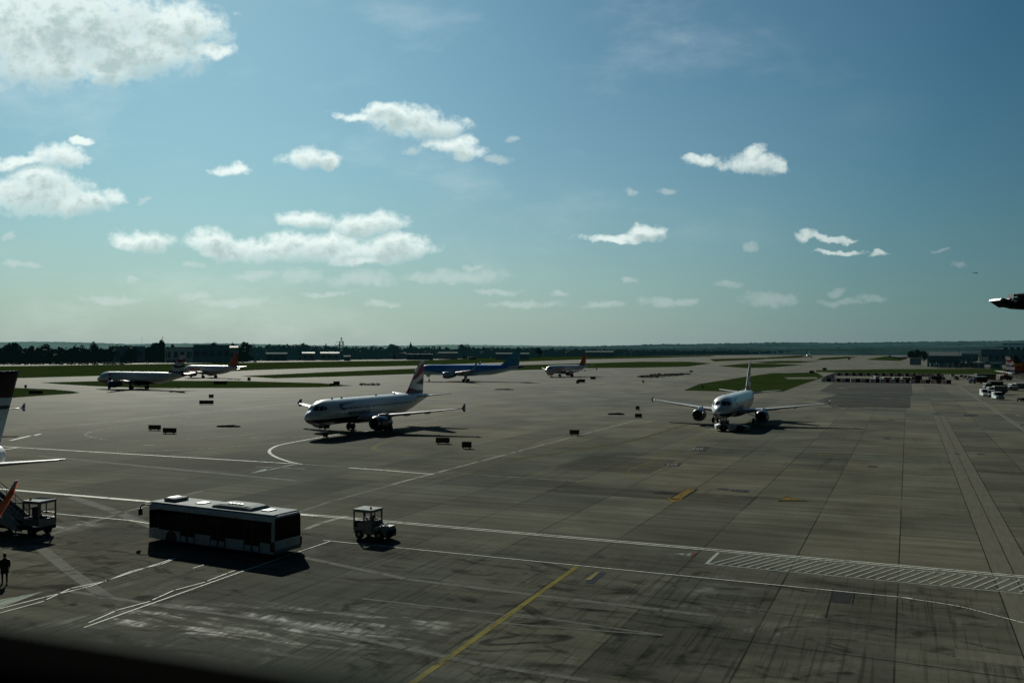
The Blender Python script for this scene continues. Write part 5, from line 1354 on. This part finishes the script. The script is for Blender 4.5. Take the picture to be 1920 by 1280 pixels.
hills('hills', [(900, 653.5), (1010, 651.5), (1080, 650), (1160, 648), (1250, 645), (1300, 645.5), (1380, 643.8), (1440, 642.3), (1500, 642), (1560, 643), (1640, 642), (1700, 641.2), (1800, 640.2), (1920, 638.8), (2300, 637), (2900, 636)], 4200, 1100, hill_mat('right_hill', (.014, .024, .018), (.02, .03, .02), (.016, .043, .050)), 1.6, 4, 5)
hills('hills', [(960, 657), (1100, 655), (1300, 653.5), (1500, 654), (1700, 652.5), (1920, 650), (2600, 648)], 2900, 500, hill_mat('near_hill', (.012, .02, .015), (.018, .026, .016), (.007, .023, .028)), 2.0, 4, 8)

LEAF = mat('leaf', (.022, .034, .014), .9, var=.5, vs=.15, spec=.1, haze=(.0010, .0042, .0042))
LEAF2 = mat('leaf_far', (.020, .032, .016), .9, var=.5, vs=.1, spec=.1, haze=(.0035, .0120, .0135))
BARK = mat('bark', (.03, .024, .018), .9)
def crown(mb, c, rx, ry, rz, n, size, r_):
    """leaf clumps through an uneven crown volume"""
    lobes = [(Vector((r_.uniform(-.5, .5) * rx, r_.uniform(-.5, .5) * ry, r_.uniform(-.45, .5) * rz)), r_.uniform(.42, .75)) for _ in range(6)]
    for k in range(n):
        l, s_ = r_.choice(lobes)
        d = Vector((r_.gauss(0, 1), r_.gauss(0, 1), r_.gauss(0, 1))).normalized() * (r_.random() ** .4)
        p = c + l + Vector((d.x * rx * s_, d.y * ry * s_, d.z * rz * s_))
        a = Vector((r_.gauss(0, 1), r_.gauss(0, 1), r_.gauss(0, 1))).normalized(); b_ = a.orthogonal().normalized(); c_ = a.cross(b_)
        s1, s2 = size * r_.uniform(.6, 1.4), size * r_.uniform(.5, 1.1)
        mb.add([p + b_ * s1, p + c_ * s2, p - b_ * s1 * .9, p - c_ * s2 * 1.1], [(0, 1, 2, 3)])
def wood(name, pts, material, label, n, per, size, hscale=1.0, seed=3, thick=40):
    """belt of mingled crowns along (px, base py, top py)"""
    r_ = random.Random(seed); mb = MB()
    x0, x1 = pts[0][0], pts[-1][0]
    for k in range(n):
        x = x0 + (x1 - x0) * (k + r_.random()) / n
        for (a, ba, ta), (b_, bb, tb) in zip(pts[:-1], pts[1:]):
            if a <= x <= b_:
                f = (x - a) / (b_ - a); by, ty = ba + (bb - ba) * f, ta + (tb - ta) * f; break
        g_ = G(x, by); Y = g_.y + r_.uniform(0, thick)
        H = at(x, ty, g_.y).z * hscale * r_.uniform(.72, 1.0)
        X = g_.x * Y / g_.y; rx = H * r_.uniform(.26, .5)
        crown(mb, Vector((X, Y, H * .55)), rx, rx, H * .50, per, size, r_)
        crown(mb, Vector((X, Y - 2, H * .22)), rx * 1.5, rx, H * .28, per // 2, size * 1.3, r_)
    return tag(mb.build(name, material), label, 'woodland', kind='stuff')
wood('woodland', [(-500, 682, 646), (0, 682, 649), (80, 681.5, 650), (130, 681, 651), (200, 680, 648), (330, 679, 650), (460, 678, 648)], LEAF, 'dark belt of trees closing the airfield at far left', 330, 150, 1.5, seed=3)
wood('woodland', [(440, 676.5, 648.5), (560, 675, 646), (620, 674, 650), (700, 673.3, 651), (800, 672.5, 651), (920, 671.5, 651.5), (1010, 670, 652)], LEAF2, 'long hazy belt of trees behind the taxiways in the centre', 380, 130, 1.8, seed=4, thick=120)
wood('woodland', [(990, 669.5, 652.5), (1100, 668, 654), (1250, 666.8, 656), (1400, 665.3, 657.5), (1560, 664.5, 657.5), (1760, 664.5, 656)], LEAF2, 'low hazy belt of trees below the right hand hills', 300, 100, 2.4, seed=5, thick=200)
def tree(px_, by, ty, wpx, label, material=LEAF, per=700, flat=False, Y=None, seed=0, name='broadleaf_tree'):
    r_ = random.Random(seed + int(px_)); g_ = G(px_, by)
    if Y: g_ = Vector((at(px_, 660, Y).x, Y, 0))
    H = at(px_, ty, g_.y).z; w_ = wpx * g_.y / FPX
    root = empty(name, g_); tag(root, label, 'tree', 'tall trees of the airfield edge')
    mb = MB(); sz = max(.8, w_ * .07)
    if flat:
        crown(mb, Vector((0, 0, H * .55)), w_ * .52, w_ * .4, H * .52, per, sz, r_)
        crown(mb, Vector((w_ * .1, 0, H * .78)), w_ * .42, w_ * .35, H * .22, per // 2, sz, r_)
    else:
        crown(mb, Vector((0, 0, H * .62)), w_ * .46, w_ * .46, H * .42, per, sz, r_)
    mb.build('crown', material, root)
    m_ = MB(); m_.tube((0, 0, -.2), (0, 0, H * .45), w_ * .045, w_ * .03)
    for k in range(5):
        t = r_.uniform(0, 6.28); m_.tube((0, 0, H * r_.uniform(.25, .4)), (math.cos(t) * w_ * .28, math.sin(t) * w_ * .28, H * r_.uniform(.55, .8)), w_ * .022, w_ * .008, n=6)
    m_.build('trunk', BARK, root)
tree(84, 681, 640.5, 27, 'large round topped dark tree standing out at far left')
tree(22, 681.5, 643.5, 34, 'broad dark tree near the left edge of the far tree belt')
tree(180, 680, 643.5, 24, 'rounded dark tree left of the wide dark hangar')
tree(292, 679, 639, 24, 'tall dark slanting tree left of the pale columned building', flat=True)
tree(304, 679, 637.8, 14, 'tall dark flat topped tree touching the pale columned building', flat=True)
tree(326, 678, 642.5, 12, 'small dark domed tree rising over the pale columned building')
tree(400, 678, 643, 16, 'low domed dark tree above the dark block at left')
tree(438, 678, 642.5, 16, 'dark tree joining the left flank of a huge square crown')
tree(458, 677, 638.8, 27, 'huge square crowned dark tree right of the dark block', flat=True, per=600)
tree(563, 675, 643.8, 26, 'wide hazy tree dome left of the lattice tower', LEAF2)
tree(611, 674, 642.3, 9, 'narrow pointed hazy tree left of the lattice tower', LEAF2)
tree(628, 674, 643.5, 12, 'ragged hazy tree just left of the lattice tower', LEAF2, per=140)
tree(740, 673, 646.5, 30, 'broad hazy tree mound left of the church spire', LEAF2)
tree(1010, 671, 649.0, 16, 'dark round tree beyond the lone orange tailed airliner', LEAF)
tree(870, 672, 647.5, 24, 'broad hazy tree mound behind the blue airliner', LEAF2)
tree(1708, 677, 659, 14, 'dark blue green tree left in the clump at the far pier', LEAF, flat=True)
tree(1720, 676.5, 656.5, 20, 'tallest dark tree of the clump at the far pier', LEAF, flat=True)
tree(1733, 676, 658.5, 14, 'dark tree right in the clump at the far pier', LEAF, flat=True)
for k, (x, y, w_) in enumerate(((1802, 690.5, 10), (1812, 691, 9), (1822, 691.5, 8), (1795, 690, 7))):
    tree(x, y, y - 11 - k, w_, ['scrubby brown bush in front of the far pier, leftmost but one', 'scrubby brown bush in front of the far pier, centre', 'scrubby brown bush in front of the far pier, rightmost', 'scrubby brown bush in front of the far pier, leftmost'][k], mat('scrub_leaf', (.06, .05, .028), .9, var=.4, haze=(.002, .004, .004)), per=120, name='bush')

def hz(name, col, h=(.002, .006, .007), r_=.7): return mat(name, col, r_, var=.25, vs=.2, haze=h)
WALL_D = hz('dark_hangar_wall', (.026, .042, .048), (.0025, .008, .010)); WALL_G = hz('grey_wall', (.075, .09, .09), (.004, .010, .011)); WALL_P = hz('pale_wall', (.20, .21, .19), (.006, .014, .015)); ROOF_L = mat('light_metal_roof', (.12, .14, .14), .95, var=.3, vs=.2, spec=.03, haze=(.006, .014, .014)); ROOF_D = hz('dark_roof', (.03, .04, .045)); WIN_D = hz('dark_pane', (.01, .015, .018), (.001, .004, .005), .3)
def building(name, x0, x1, yt, Y, label, wall=WALL_G, roof=ROOF_L, depth=25, gable=0.0, roof_t=.5, wins=0, cols=0, cat='building', base=0.0, winh=.35, over=.4):
    a, b_ = at(x0, 660, Y), at(x1, 660, Y); H = at((x0 + x1) / 2, yt, Y).z; w_ = b_.x - a.x
    az = math.atan2((a.x + b_.x) / 2, Y); c = Vector(((a.x + b_.x) / 2 + math.sin(az) * depth / 2, Y + math.cos(az) * depth / 2, 0)); w_ *= math.cos(az)
    root = empty(name, c, -az); tag(root, label, cat)
    MB().box((0, 0, (H - roof_t + base) / 2), (w_, depth, H - roof_t - base)).build('wall', wall, root)
    m_ = MB()
    if gable:
        m_.add([(-w_ / 2 - over, -depth / 2 - over, H - roof_t), (w_ / 2 + over, -depth / 2 - over, H - roof_t), (w_ / 2 + over, 0, H + gable), (-w_ / 2 - over, 0, H + gable), (-w_ / 2 - over, depth / 2 + over, H - roof_t), (w_ / 2 + over, depth / 2 + over, H - roof_t)], [(0, 1, 2, 3), (3, 2, 5, 4), (0, 3, 4), (1, 5, 2), (0, 4, 5, 1)])
    else: m_.box((0, 0, H - roof_t / 2), (w_ + 2 * over, depth + 2 * over, roof_t))
    m_.build('roof', roof, root)
    for k in range(wins):
        x = -w_ / 2 + (k + .5) * w_ / wins
        f = MB().box((x, -depth / 2 - .03, H * .5), (w_ / wins * .72, .12, H * winh)).build('window', wall, root)
        MB().box((x, -depth / 2 - .10, H * .5), (w_ / wins * .62, .06, H * winh * .86)).build('pane', WIN_D, f)
    for k in range(cols):
        x = -w_ / 2 + (k + .5) * w_ / cols; MB().box((x, -depth / 2 - .5, (H - roof_t) / 2), (w_ / cols * .16, .8, H - roof_t)).build('column', WALL_P, root)
    return root
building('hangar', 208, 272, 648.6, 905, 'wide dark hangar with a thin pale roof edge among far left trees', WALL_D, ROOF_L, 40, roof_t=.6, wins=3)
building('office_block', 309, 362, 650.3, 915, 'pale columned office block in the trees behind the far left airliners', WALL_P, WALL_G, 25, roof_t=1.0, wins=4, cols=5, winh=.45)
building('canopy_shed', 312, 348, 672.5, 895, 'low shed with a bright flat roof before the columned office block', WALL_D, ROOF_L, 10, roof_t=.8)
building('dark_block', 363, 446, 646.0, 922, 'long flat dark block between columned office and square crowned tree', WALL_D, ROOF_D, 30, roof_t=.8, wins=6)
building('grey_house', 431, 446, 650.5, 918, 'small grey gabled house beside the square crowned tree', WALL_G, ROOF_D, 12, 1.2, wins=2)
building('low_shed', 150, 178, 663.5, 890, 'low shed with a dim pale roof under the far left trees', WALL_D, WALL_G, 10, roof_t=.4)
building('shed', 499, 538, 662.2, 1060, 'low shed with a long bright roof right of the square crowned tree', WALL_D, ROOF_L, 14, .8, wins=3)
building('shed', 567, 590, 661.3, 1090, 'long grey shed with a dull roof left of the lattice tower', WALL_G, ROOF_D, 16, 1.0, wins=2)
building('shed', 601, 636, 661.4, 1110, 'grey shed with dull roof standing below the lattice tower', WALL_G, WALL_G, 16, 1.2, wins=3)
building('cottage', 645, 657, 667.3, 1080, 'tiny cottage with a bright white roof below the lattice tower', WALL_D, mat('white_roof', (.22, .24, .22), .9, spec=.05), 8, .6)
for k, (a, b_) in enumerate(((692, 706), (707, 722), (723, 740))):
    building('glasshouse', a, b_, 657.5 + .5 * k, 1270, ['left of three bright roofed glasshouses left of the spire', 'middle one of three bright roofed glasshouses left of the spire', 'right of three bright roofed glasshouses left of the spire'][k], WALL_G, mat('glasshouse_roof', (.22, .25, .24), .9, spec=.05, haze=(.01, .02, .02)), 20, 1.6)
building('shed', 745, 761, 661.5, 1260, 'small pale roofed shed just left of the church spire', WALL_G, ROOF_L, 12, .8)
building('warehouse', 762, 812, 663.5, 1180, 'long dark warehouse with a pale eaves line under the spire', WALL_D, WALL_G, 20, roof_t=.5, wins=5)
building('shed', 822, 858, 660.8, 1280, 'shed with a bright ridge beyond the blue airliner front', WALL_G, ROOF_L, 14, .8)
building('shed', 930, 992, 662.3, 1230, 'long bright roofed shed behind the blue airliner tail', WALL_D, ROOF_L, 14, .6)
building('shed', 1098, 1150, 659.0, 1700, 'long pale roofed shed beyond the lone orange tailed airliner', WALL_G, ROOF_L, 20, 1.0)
# far pier on the right
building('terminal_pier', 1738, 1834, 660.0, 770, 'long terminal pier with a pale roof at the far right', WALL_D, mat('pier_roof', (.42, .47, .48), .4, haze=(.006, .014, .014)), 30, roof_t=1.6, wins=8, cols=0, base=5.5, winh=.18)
pr = empty('pier_undercroft', Vector((at(1786, 660, 765).x, 765, 0))); tag(pr, 'grey columns and bracing carrying the far right terminal pier', 'colonnade')
for k in range(11): MB().box((-18 + k * 3.6, rnd.uniform(-2, 2), 3.2), (.9, .9, 6.4)).build('column', WALL_P if k % 3 else WALL_G, pr)
MB().box((0, 4, 3), (38, .5, 5.6)).build('back_wall', WALL_D, pr)
for k in range(5): MB().tube((-16 + k * 7, -2.5, .2), (-12.5 + k * 7, -2.5, 6), .25, n=6).build('brace', WALL_G, pr)
building('service_building', 1742, 1802, 665.3, 735, 'low dark arched service building before the terminal pier', ROOF_D, ROOF_D, 14, 2.0, roof_t=.6, wins=4, winh=.2, base=4)
building('white_block', 1836, 1853, 669.8, 745, 'square white plant block right of the terminal pier', WALL_P, ROOF_L, 10, roof_t=.4, base=5)
building('grey_block', 1824, 1846, 679.0, 715, 'low grey block with a dark door below the white plant block', WALL_G, ROOF_L, 8, roof_t=.4, wins=2, winh=.6)
building('teal_shed', 1857, 1879, 679.5, 700, 'pale teal shed near the tails at the right edge', mat('teal_wall', (.10, .17, .16), .6, haze=(.003, .008, .008)), ROOF_L, 9, roof_t=.4, wins=1, winh=.5)
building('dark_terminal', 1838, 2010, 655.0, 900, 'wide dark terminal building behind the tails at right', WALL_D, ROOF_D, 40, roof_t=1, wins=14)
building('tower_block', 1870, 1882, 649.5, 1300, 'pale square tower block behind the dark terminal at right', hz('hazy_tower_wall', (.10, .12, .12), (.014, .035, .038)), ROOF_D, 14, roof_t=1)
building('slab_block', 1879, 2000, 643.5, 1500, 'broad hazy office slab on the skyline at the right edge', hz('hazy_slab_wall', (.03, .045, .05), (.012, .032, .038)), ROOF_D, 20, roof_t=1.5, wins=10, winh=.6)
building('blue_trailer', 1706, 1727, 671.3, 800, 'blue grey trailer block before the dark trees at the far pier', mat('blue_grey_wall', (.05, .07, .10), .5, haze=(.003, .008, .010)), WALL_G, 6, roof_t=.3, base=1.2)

# church, lattice tower, masts
Yc = 1500; p = at(770, 662, Yc); ch_ = empty('church', (p.x, Yc, 0)); tag(ch_, 'church with a dark pointed spire on the skyline', 'church')
zt = at(770, 652.5, Yc).z; za = at(770, 638.5, Yc).z
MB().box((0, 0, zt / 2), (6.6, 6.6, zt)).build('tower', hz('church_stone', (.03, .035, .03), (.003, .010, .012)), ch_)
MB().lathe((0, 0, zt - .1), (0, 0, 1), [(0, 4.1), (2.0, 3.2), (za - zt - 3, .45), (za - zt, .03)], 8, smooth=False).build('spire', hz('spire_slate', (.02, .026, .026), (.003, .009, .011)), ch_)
m_ = MB(); m_.box((9, 0, 4), (14, 8, 8)); m_.add([(1.5, -4.6, 8), (16.5, -4.6, 8), (16.5, 0, 12.5), (1.5, 0, 12.5), (1.5, 4.6, 8), (16.5, 4.6, 8)], [(0, 1, 2, 3), (3, 2, 5, 4), (0, 3, 4), (1, 5, 2)]); m_.build('nave', MATS['spire_slate'], ch_)
Yt = 1380; p = at(640, 662, Yt); lt = empty('lattice_tower', (p.x, Yt, 0)); tag(lt, 'dark lattice tower with platforms on the skyline', 'tower')
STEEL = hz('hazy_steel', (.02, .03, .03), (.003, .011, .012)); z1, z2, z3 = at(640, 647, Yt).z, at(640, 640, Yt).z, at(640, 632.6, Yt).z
m_ = MB()
for sx in (-1, 1):
    for sy in (-1, 1): m_.tube((sx * 3.0, sy * 3.0, 0), (sx * 2.6, sy * 2.6, z2), .32, n=6)
for k in range(6):
    za_, zb_ = z2 * k / 6, z2 * (k + 1) / 6
    for s_ in (-1, 1): m_.tube((-3 * s_, -3, za_), (3 * s_, -3, zb_), .2, n=5); m_.tube((-3, -3 * s_, za_), (-3, 3 * s_, zb_), .2, n=5)
m_.build('lattice_leg', STEEL, lt)
m_ = MB(); m_.box((0, 0, z1), (8, 8, .7)); m_.box((0, 0, z1 + 2.0), (7.6, 7.6, .3)); m_.box((0, 0, z2), (6.6, 6.6, .7)); m_.box((-2.6, 0, z1 + 1.4), (1.2, 4, 2.4)); m_.box((2.4, 0, z2 - 2.0), (1.2, 4, 2.6)); m_.build('platform', STEEL, lt)
m_ = MB(); m_.tube((0, 0, z2), (0, 0, z3), .5, .35, n=8); m_.box((0, 0, z3 - 1.0), (2.0, 1.6, 1.8)); m_.box((0, 0, z2 + 2.4), (2.6, 2, .5)); m_.build('antenna', STEEL, lt)
def mast(px_, yb, yt, Y, label, r_=.25, head=0.0, name='mast', cat='mast'):
    p = at(px_, yb, Y); z = at(px_, yt, Y).z; root = empty(name, (p.x, Y, 0)); tag(root, label, cat)
    MB().tube((0, 0, 0), (0, 0, z), r_, r_ * .6, n=8).build('pole', STEEL, root)
    if head:
        m_ = MB()
        for k in range(5): m_.box((-head / 2 + k * head / 4, 0, z), (head / 5, .4, .5))
        m_.box((0, 0, z - .5), (head, .2, .2)); m_.build('lamp_head', STEEL, root)
mast(266, 660, 631.5, 1400, 'hair thin mast above the trees left of the slanting tree', .25)
mast(1798, 680, 646, 730, 'tall floodlight mast in front of the terminal pier', .28, 3.2, 'floodlight_mast', 'floodlight')
mast(1821.5, 680, 653.5, 760, 'slim white mast at the right end of the pier roof', .3)
mast(1894, 680, 645, 900, 'tall floodlight mast near the right edge behind the tails', .3, 3.2, 'floodlight_mast', 'floodlight')
mast(1693.5, 700, 688, 640, 'short thin mast on the grass above the works board', .15)
wind = empty('tail_lamp_post', G(381, 690)); tag(wind, 'thin post with a red top between the two far left airliners', 'post')
MB().tube((0, 0, 0), (0, 0, 9), .18, n=6).build('pole', STEEL, wind); MB().box((0, 0, 9.4), (1.0, 1.0, 1.0)).build('lamp', mat('post_red', (.3, .03, .03), .5), wind)

# parked cars glinting under the trees
def car_mesh(material):
    m_ = MB()
    m_.side([(-2.1, .3), (-2.15, .85), (-1.5, .98), (1.0, .95), (2.05, .75), (2.15, .35)], -.86, .86)
    m_.rings([[Vector((x, y, z)) for x, y in q] for z, q in ((.95, [(-1.75, -.8), (1.05, -.8), (1.05, .8), (-1.75, .8)]), (1.45, [(-1.25, -.66), (.35, -.66), (.35, .66), (-1.25, .66)]))], 1, smooth=False)
    m_.box((-.45, 0, 1.455), (1.5, 1.25, .03))
    for x in (-1.35, 1.35): m_.lathe((x, -.9, .32), (0, 1, 0), [(0, .32), (1.8, .32)], 12, 2, cap0=True, cap1=True)
    return m_.build('parked_car', [material, mat('car_glass', (.03, .035, .04), .05, spec=.8), BLACKR])
cols = [('white', (.65, .66, .66)), ('silver', (.4, .42, .44)), ('dark blue', (.02, .03, .08)), ('black', (.012, .012, .014)), ('red', (.22, .02, .02))]
protos = []
for nm, c in cols:
    o = car_mesh(mat(nm.replace(' ', '_') + '_car_paint', c, .16, spec=.8, coat=.8)); tag(o, f'{nm} car among the distant parked cars under the far left trees', 'car', f'distant parked {nm} cars'); protos.append([o, True])
def put_car(pr_, loc, yaw):
    o, fresh = pr_
    if fresh: pr_[1] = False
    else: o = o.copy(); COL.objects.link(o)
    o.location = loc; o.rotation_euler = (0, 0, yaw)
rc = random.Random(11)
for row, (ya, x0, x1, n) in enumerate(((683.6, -60, 235, 26), (681.8, 60, 250, 20), (680.4, 95, 420, 26), (679.2, 180, 480, 20))):
    for k in range(n):
        x = x0 + (x1 - x0) * (k + rc.uniform(.1, .9)) / n
        put_car(protos[rc.choice([0, 0, 0, 1, 1, 2, 3, 4])], G(x, ya), R(rc.choice([20, 200, 80]) + rc.uniform(-6, 6)))
for x, y in ((492, 677.2), (540, 676.6), (572, 676.0), (602, 675.6), (655, 674.8), (838, 672.8), (880, 672.2)):
    put_car(protos[rc.choice([0, 1])], G(x, y - .8), R(rc.uniform(0, 180)))

# service road wagons and a light aircraft far down the field
van(G(1592, 674.5), R(250), 'bright white van far down the runway centre', VWHITE, 9, 3, 3.5)
van(G(885, 674.5), R(10), 'pale truck parked on the far taxiway behind the blue airliner', VWHITE, 10, 3, 4)
van(G(1656.5, 676.3), R(250), 'tiny white van on the far apron edge left of the dark trees', VWHITE, 4, 2, 2)

# floodlight arm reaching in from the right, on its mast
Yf = 24.0
q = lambda x, y: at(x, y, Yf)
fx = empty('camera_arm', q(1935, 568)); tag(fx, 'dark fixture arm with a pale tip jutting in at the right edge above the horizon', 'fixture')
def lp(x, y): return q(x, y) - q(1935, 568)
def plate(pts, w_): 
    m_ = MB(); n = len(pts)
    vs = [lp(*p) + Vector((0, -w_ / 2, 0)) for p in pts] + [lp(*p) + Vector((0, w_ / 2, 0)) for p in pts]
    return m_.add(vs, [tuple(range(n)), tuple(range(n, 2 * n))[::-1]] + [((i + 1) % n, i, n + i, n + (i + 1) % n) for i in range(n)])
plate([(1866, 565.2), (1873, 560), (1886, 564), (1898, 566), (1935, 562), (1935, 580.5), (1904, 578.5), (1892, 575.5), (1882, 575.8), (1876, 572)], .5).build('housing', VDARK, fx)
plate([(1864, 563.5), (1866, 560.6), (1871.5, 559.2), (1873, 560.2), (1866.3, 565.2)], .56).build('tip_cap', mat('pale_cap', (.6, .66, .68), .3), fx)
plate([(1885, 565), (1891, 558.8), (1894, 559.5), (1893, 566)], .18).build('bracket', DKMETAL, fx)
MB().lathe(lp(1893.3, 564.4) + Vector((0, -.3, 0)), (0, 1, 0), [(0, .0), (0, .035), (.6, .035), (.6, 0)], 14).build('pivot_bolt', METAL, fx)
m_ = MB(); m_.box(lp(1914, 553.6), (.52, .3, .05)); m_.box(lp(1914, 559.2), (.52, .3, .03)); m_.box(lp(1895.6, 557), (.02, .3, .13)); m_.box(lp(1914, 562), (.56, .3, .05)); m_.build('guard_frame', VGREY, fx)
MB().bbox(lp(1926, 559), (.34, .4, .26), .04).build('lamp_box', VDARK, fx)
m_ = MB(); m_.path([lp(1930, 571), lp(2060, 580)], .09); m_.tube(lp(2060, 580), Vector((lp(2060, 580).x, 0, -fx.location.z)), .14); m_.build('mast', DKMETAL, fx)

# ------------------------------------------------------------------ person walking at the left edge
def person():
    g_ = G(8.5, 1094.5); root = empty('person', g_, R(-150)); tag(root, 'person in dark coat and trousers walking at the left edge', 'person')
    me = bpy.data.meshes.new('body')
    J = [(0, 0, .98, .135, .10), (0, .01, 1.16, .14, .105), (0, .0, 1.36, .165, .11), (0, .0, 1.50, .10, .08), (0, -.01, 1.58, .055, .055), (0, -.02, 1.64, .065, .075), (0, -.03, 1.73, .078, .095), (0, -.02, 1.80, .06, .075),
         (.10, 0, .93, .095, .10), (.12, -.16, .52, .06, .065), (.11, -.12, .10, .042, .045), (.12, -.26, .05, .04, .03),
         (-.10, 0, .93, .095, .10), (-.11, .12, .52, .06, .065), (-.11, .34, .15, .042, .045), (-.11, .26, .03, .04, .03),
         (.20, 0, 1.44, .06, .065), (.25, .10, 1.17, .045, .05), (.26, .04, .93, .034, .036), (.265, .02, .86, .035, .02),
         (-.20, 0, 1.44, .06, .065), (-.25, -.06, 1.18, .045, .05), (-.25, -.18, .97, .034, .036), (-.25, -.22, .90, .035, .02)]
    E = [(0, 1), (1, 2), (2, 3), (3, 4), (4, 5), (5, 6), (6, 7), (0, 8), (8, 9), (9, 10), (10, 11), (0, 12), (12, 13), (13, 14), (14, 15), (2, 16), (16, 17), (17, 18), (18, 19), (2, 20), (20, 21), (21, 22), (22, 23)]
    vs = [j[:3] for j in J]; rad = [j[3:] for j in J]
    for base, sx in ((19, 1), (23, -1)):                    # five fingers on each hand
        hx, hy, hz_ = vs[base]
        for k, (dy, ln) in enumerate(((-.028, .075), (-.010, .085), (.008, .08), (.026, .065))):
            i0 = len(vs); vs += [(hx, hy + dy, hz_ - .035), (hx - sx * .012, hy + dy - .01, hz_ - .035 - ln)]; rad += [(.010, .010), (.008, .008)]; E += [(base, i0), (i0, i0 + 1)]
        i0 = len(vs); vs += [(hx - sx * .02, hy - .045, hz_ - .01), (hx - sx * .03, hy - .065, hz_ - .055)]; rad += [(.012, .012), (.009, .009)]; E += [(base, i0), (i0, i0 + 1)]
    me.from_pydata(vs, E, [])
    o = bpy.data.objects.new('body', me); COL.objects.link(o)
    md = o.modifiers.new('Skin', 'SKIN'); md.use_smooth_shade = True
    for i, v in enumerate(me.skin_vertices[0].data): v.radius = rad[i]; v.use_root = (i == 0)
    o.modifiers.new('Sub', 'SUBSURF').render_levels = 2
    o.modifiers['Sub'].levels = 2
    dg = bpy.context.evaluated_depsgraph_get(); dg.update()
    m2 = bpy.data.meshes.new_from_object(o.evaluated_get(dg)); bpy.data.objects.remove(o)
    SKIN = mat('skin', (.30, .17, .11), .55); COAT = mat('dark_coat', (.010, .010, .012), .85); TRO = mat('dark_trousers', (.014, .014, .018), .85)
    m2.materials.clear()
    for m in (SKIN, TRO): m2.materials.append(m)
    for p in m2.polygons: p.material_index = 1 if p.center.z < 1.0 and abs(p.center.x) < .19 else 0; p.use_smooth = True
    b_ = bpy.data.objects.new('body', m2); COL.objects.link(b_); b_.parent = root
    # coat: a shell over the trunk and sleeves, to mid thigh
    rr = []
    for z, rx, ry, cy in ((.66, .235, .18, .01), (.80, .225, .17, .01), (.98, .20, .15, .01), (1.16, .19, .14, .01), (1.34, .225, .15, .0), (1.46, .19, .125, .0), (1.535, .095, .09, -.01)):
        rr.append([Vector((rx * math.cos(t), cy + ry * math.sin(t), z)) for t in [2 * math.pi * i / 20 for i in range(20)]])
    m_ = MB(); m_.rings(rr, cap0=False, cap1=False)
    for pts in (((.19, 0, 1.44), (.25, .10, 1.17), (.26, .05, .95)), ((-.19, 0, 1.44), (-.25, -.06, 1.18), (-.25, -.17, .985))):
        m_.tube(pts[0], pts[1], .085, .068, n=12); m_.tube(pts[1], pts[2], .068, .052, n=12)
    m_.build('coat', COAT, root)
    # hair, ears, nose
    m_ = MB(); rr = []
    for z, r0_ in ((1.70, .095), (1.77, .100), (1.82, .085), (1.86, .05), (1.872, .005)):
        rr.append([Vector((r0_ * .88 * math.cos(t), .012 + r0_ * 1.08 * math.sin(t), z - (.06 if math.sin(t) > .3 and z < 1.72 else 0) + (.045 if math.sin(t) < -.4 and z < 1.75 else 0))) for t in [2 * math.pi * i / 18 for i in range(18)]])
    m_.rings(rr, cap0=False); m_.build('hair', mat('dark_hair', (.012, .009, .007), .6), root)
    m_ = MB(); m_.lathe((0, -.125, 1.715), (0, -.2, 1), [(-.02, .016), (.0, .018), (.04, .005)], 10)
    for sd in (1, -1): m_.lathe((sd * .074, .005, 1.72), (sd, 0, 0), [(0, .03), (.012, .032), (.02, .02), (.02, 0)], 12)
    m_.build('nose_and_ears', SKIN, root)
    for sd in (1, -1): MB().lathe((sd * .032, -.112, 1.748), (0, -1, 0), [(0, .013), (.006, .010), (.009, 0)], 10).build('eye', mat('eye', (.05, .04, .035), .2), root)
    MB().box((0, -.118, 1.672), (.045, .012, .008)).build('mouth', mat('lip', (.2, .07, .06), .5), root)
    for sx, fy in ((.12, -.2), (-.11, .30)): MB().bbox((sx, fy, .045), (.095, .27, .09), .03, smooth=True).build('shoe', PLASTIC, root)
person()

# ------------------------------------------------------------------ the window the photograph is taken through: its lower frame
zf = CAMH - .11
a, b_ = G(-700, 1068, zf), G(1700, 1420, zf)
a, b_ = G(0, 1168, zf), G(760, 1284, zf)
d = (b_ - a).normalized(); nrm = Vector((d.y, -d.x, 0));  nrm = nrm if nrm.y < 0 else -nrm
p0, p1 = a - d * .8, b_ + d * .9
wf = empty('window_frame', p0.lerp(p1, .5)); tag(wf, 'dark out of focus window frame crossing the lower left corner', 'window frame')
o_ = wf.location.copy()
def rail(offs, w_, z0, z1, name, material):
    q0, q1 = p0 + nrm * offs - o_, p1 + nrm * offs - o_
    vs = []
    for q in (q0, q1):
        for s_, z in ((0, z0), (w_, z0), (w_, z1), (0, z1)): vs.append(Vector((q.x, q.y, 0)) + nrm * s_ + Vector((0, 0, z)))
    MB().add(vs, [(0, 1, 2, 3), (7, 6, 5, 4), (0, 4, 5, 1), (1, 5, 6, 2), (2, 6, 7, 3), (3, 7, 4, 0)]).build(name, material, wf)
FRAME = mat('frame_rubber', (.003, .003, .003), 1.0, spec=0.0)
rail(0, .036, -.06, 0.0, 'bottom_rail', FRAME)
rail(-.014, .0135, -.06, -.004, 'grey_strip', mat('strip_grey', (.13, .155, .135), 1.0, spec=0.0))  # thin pale grey strip along the outer edge of the black rail
rail(.0365, .30, -.10, -.018, 'sill', mat('sill_paint', (.010, .012, .008), 1.0, spec=0.0))
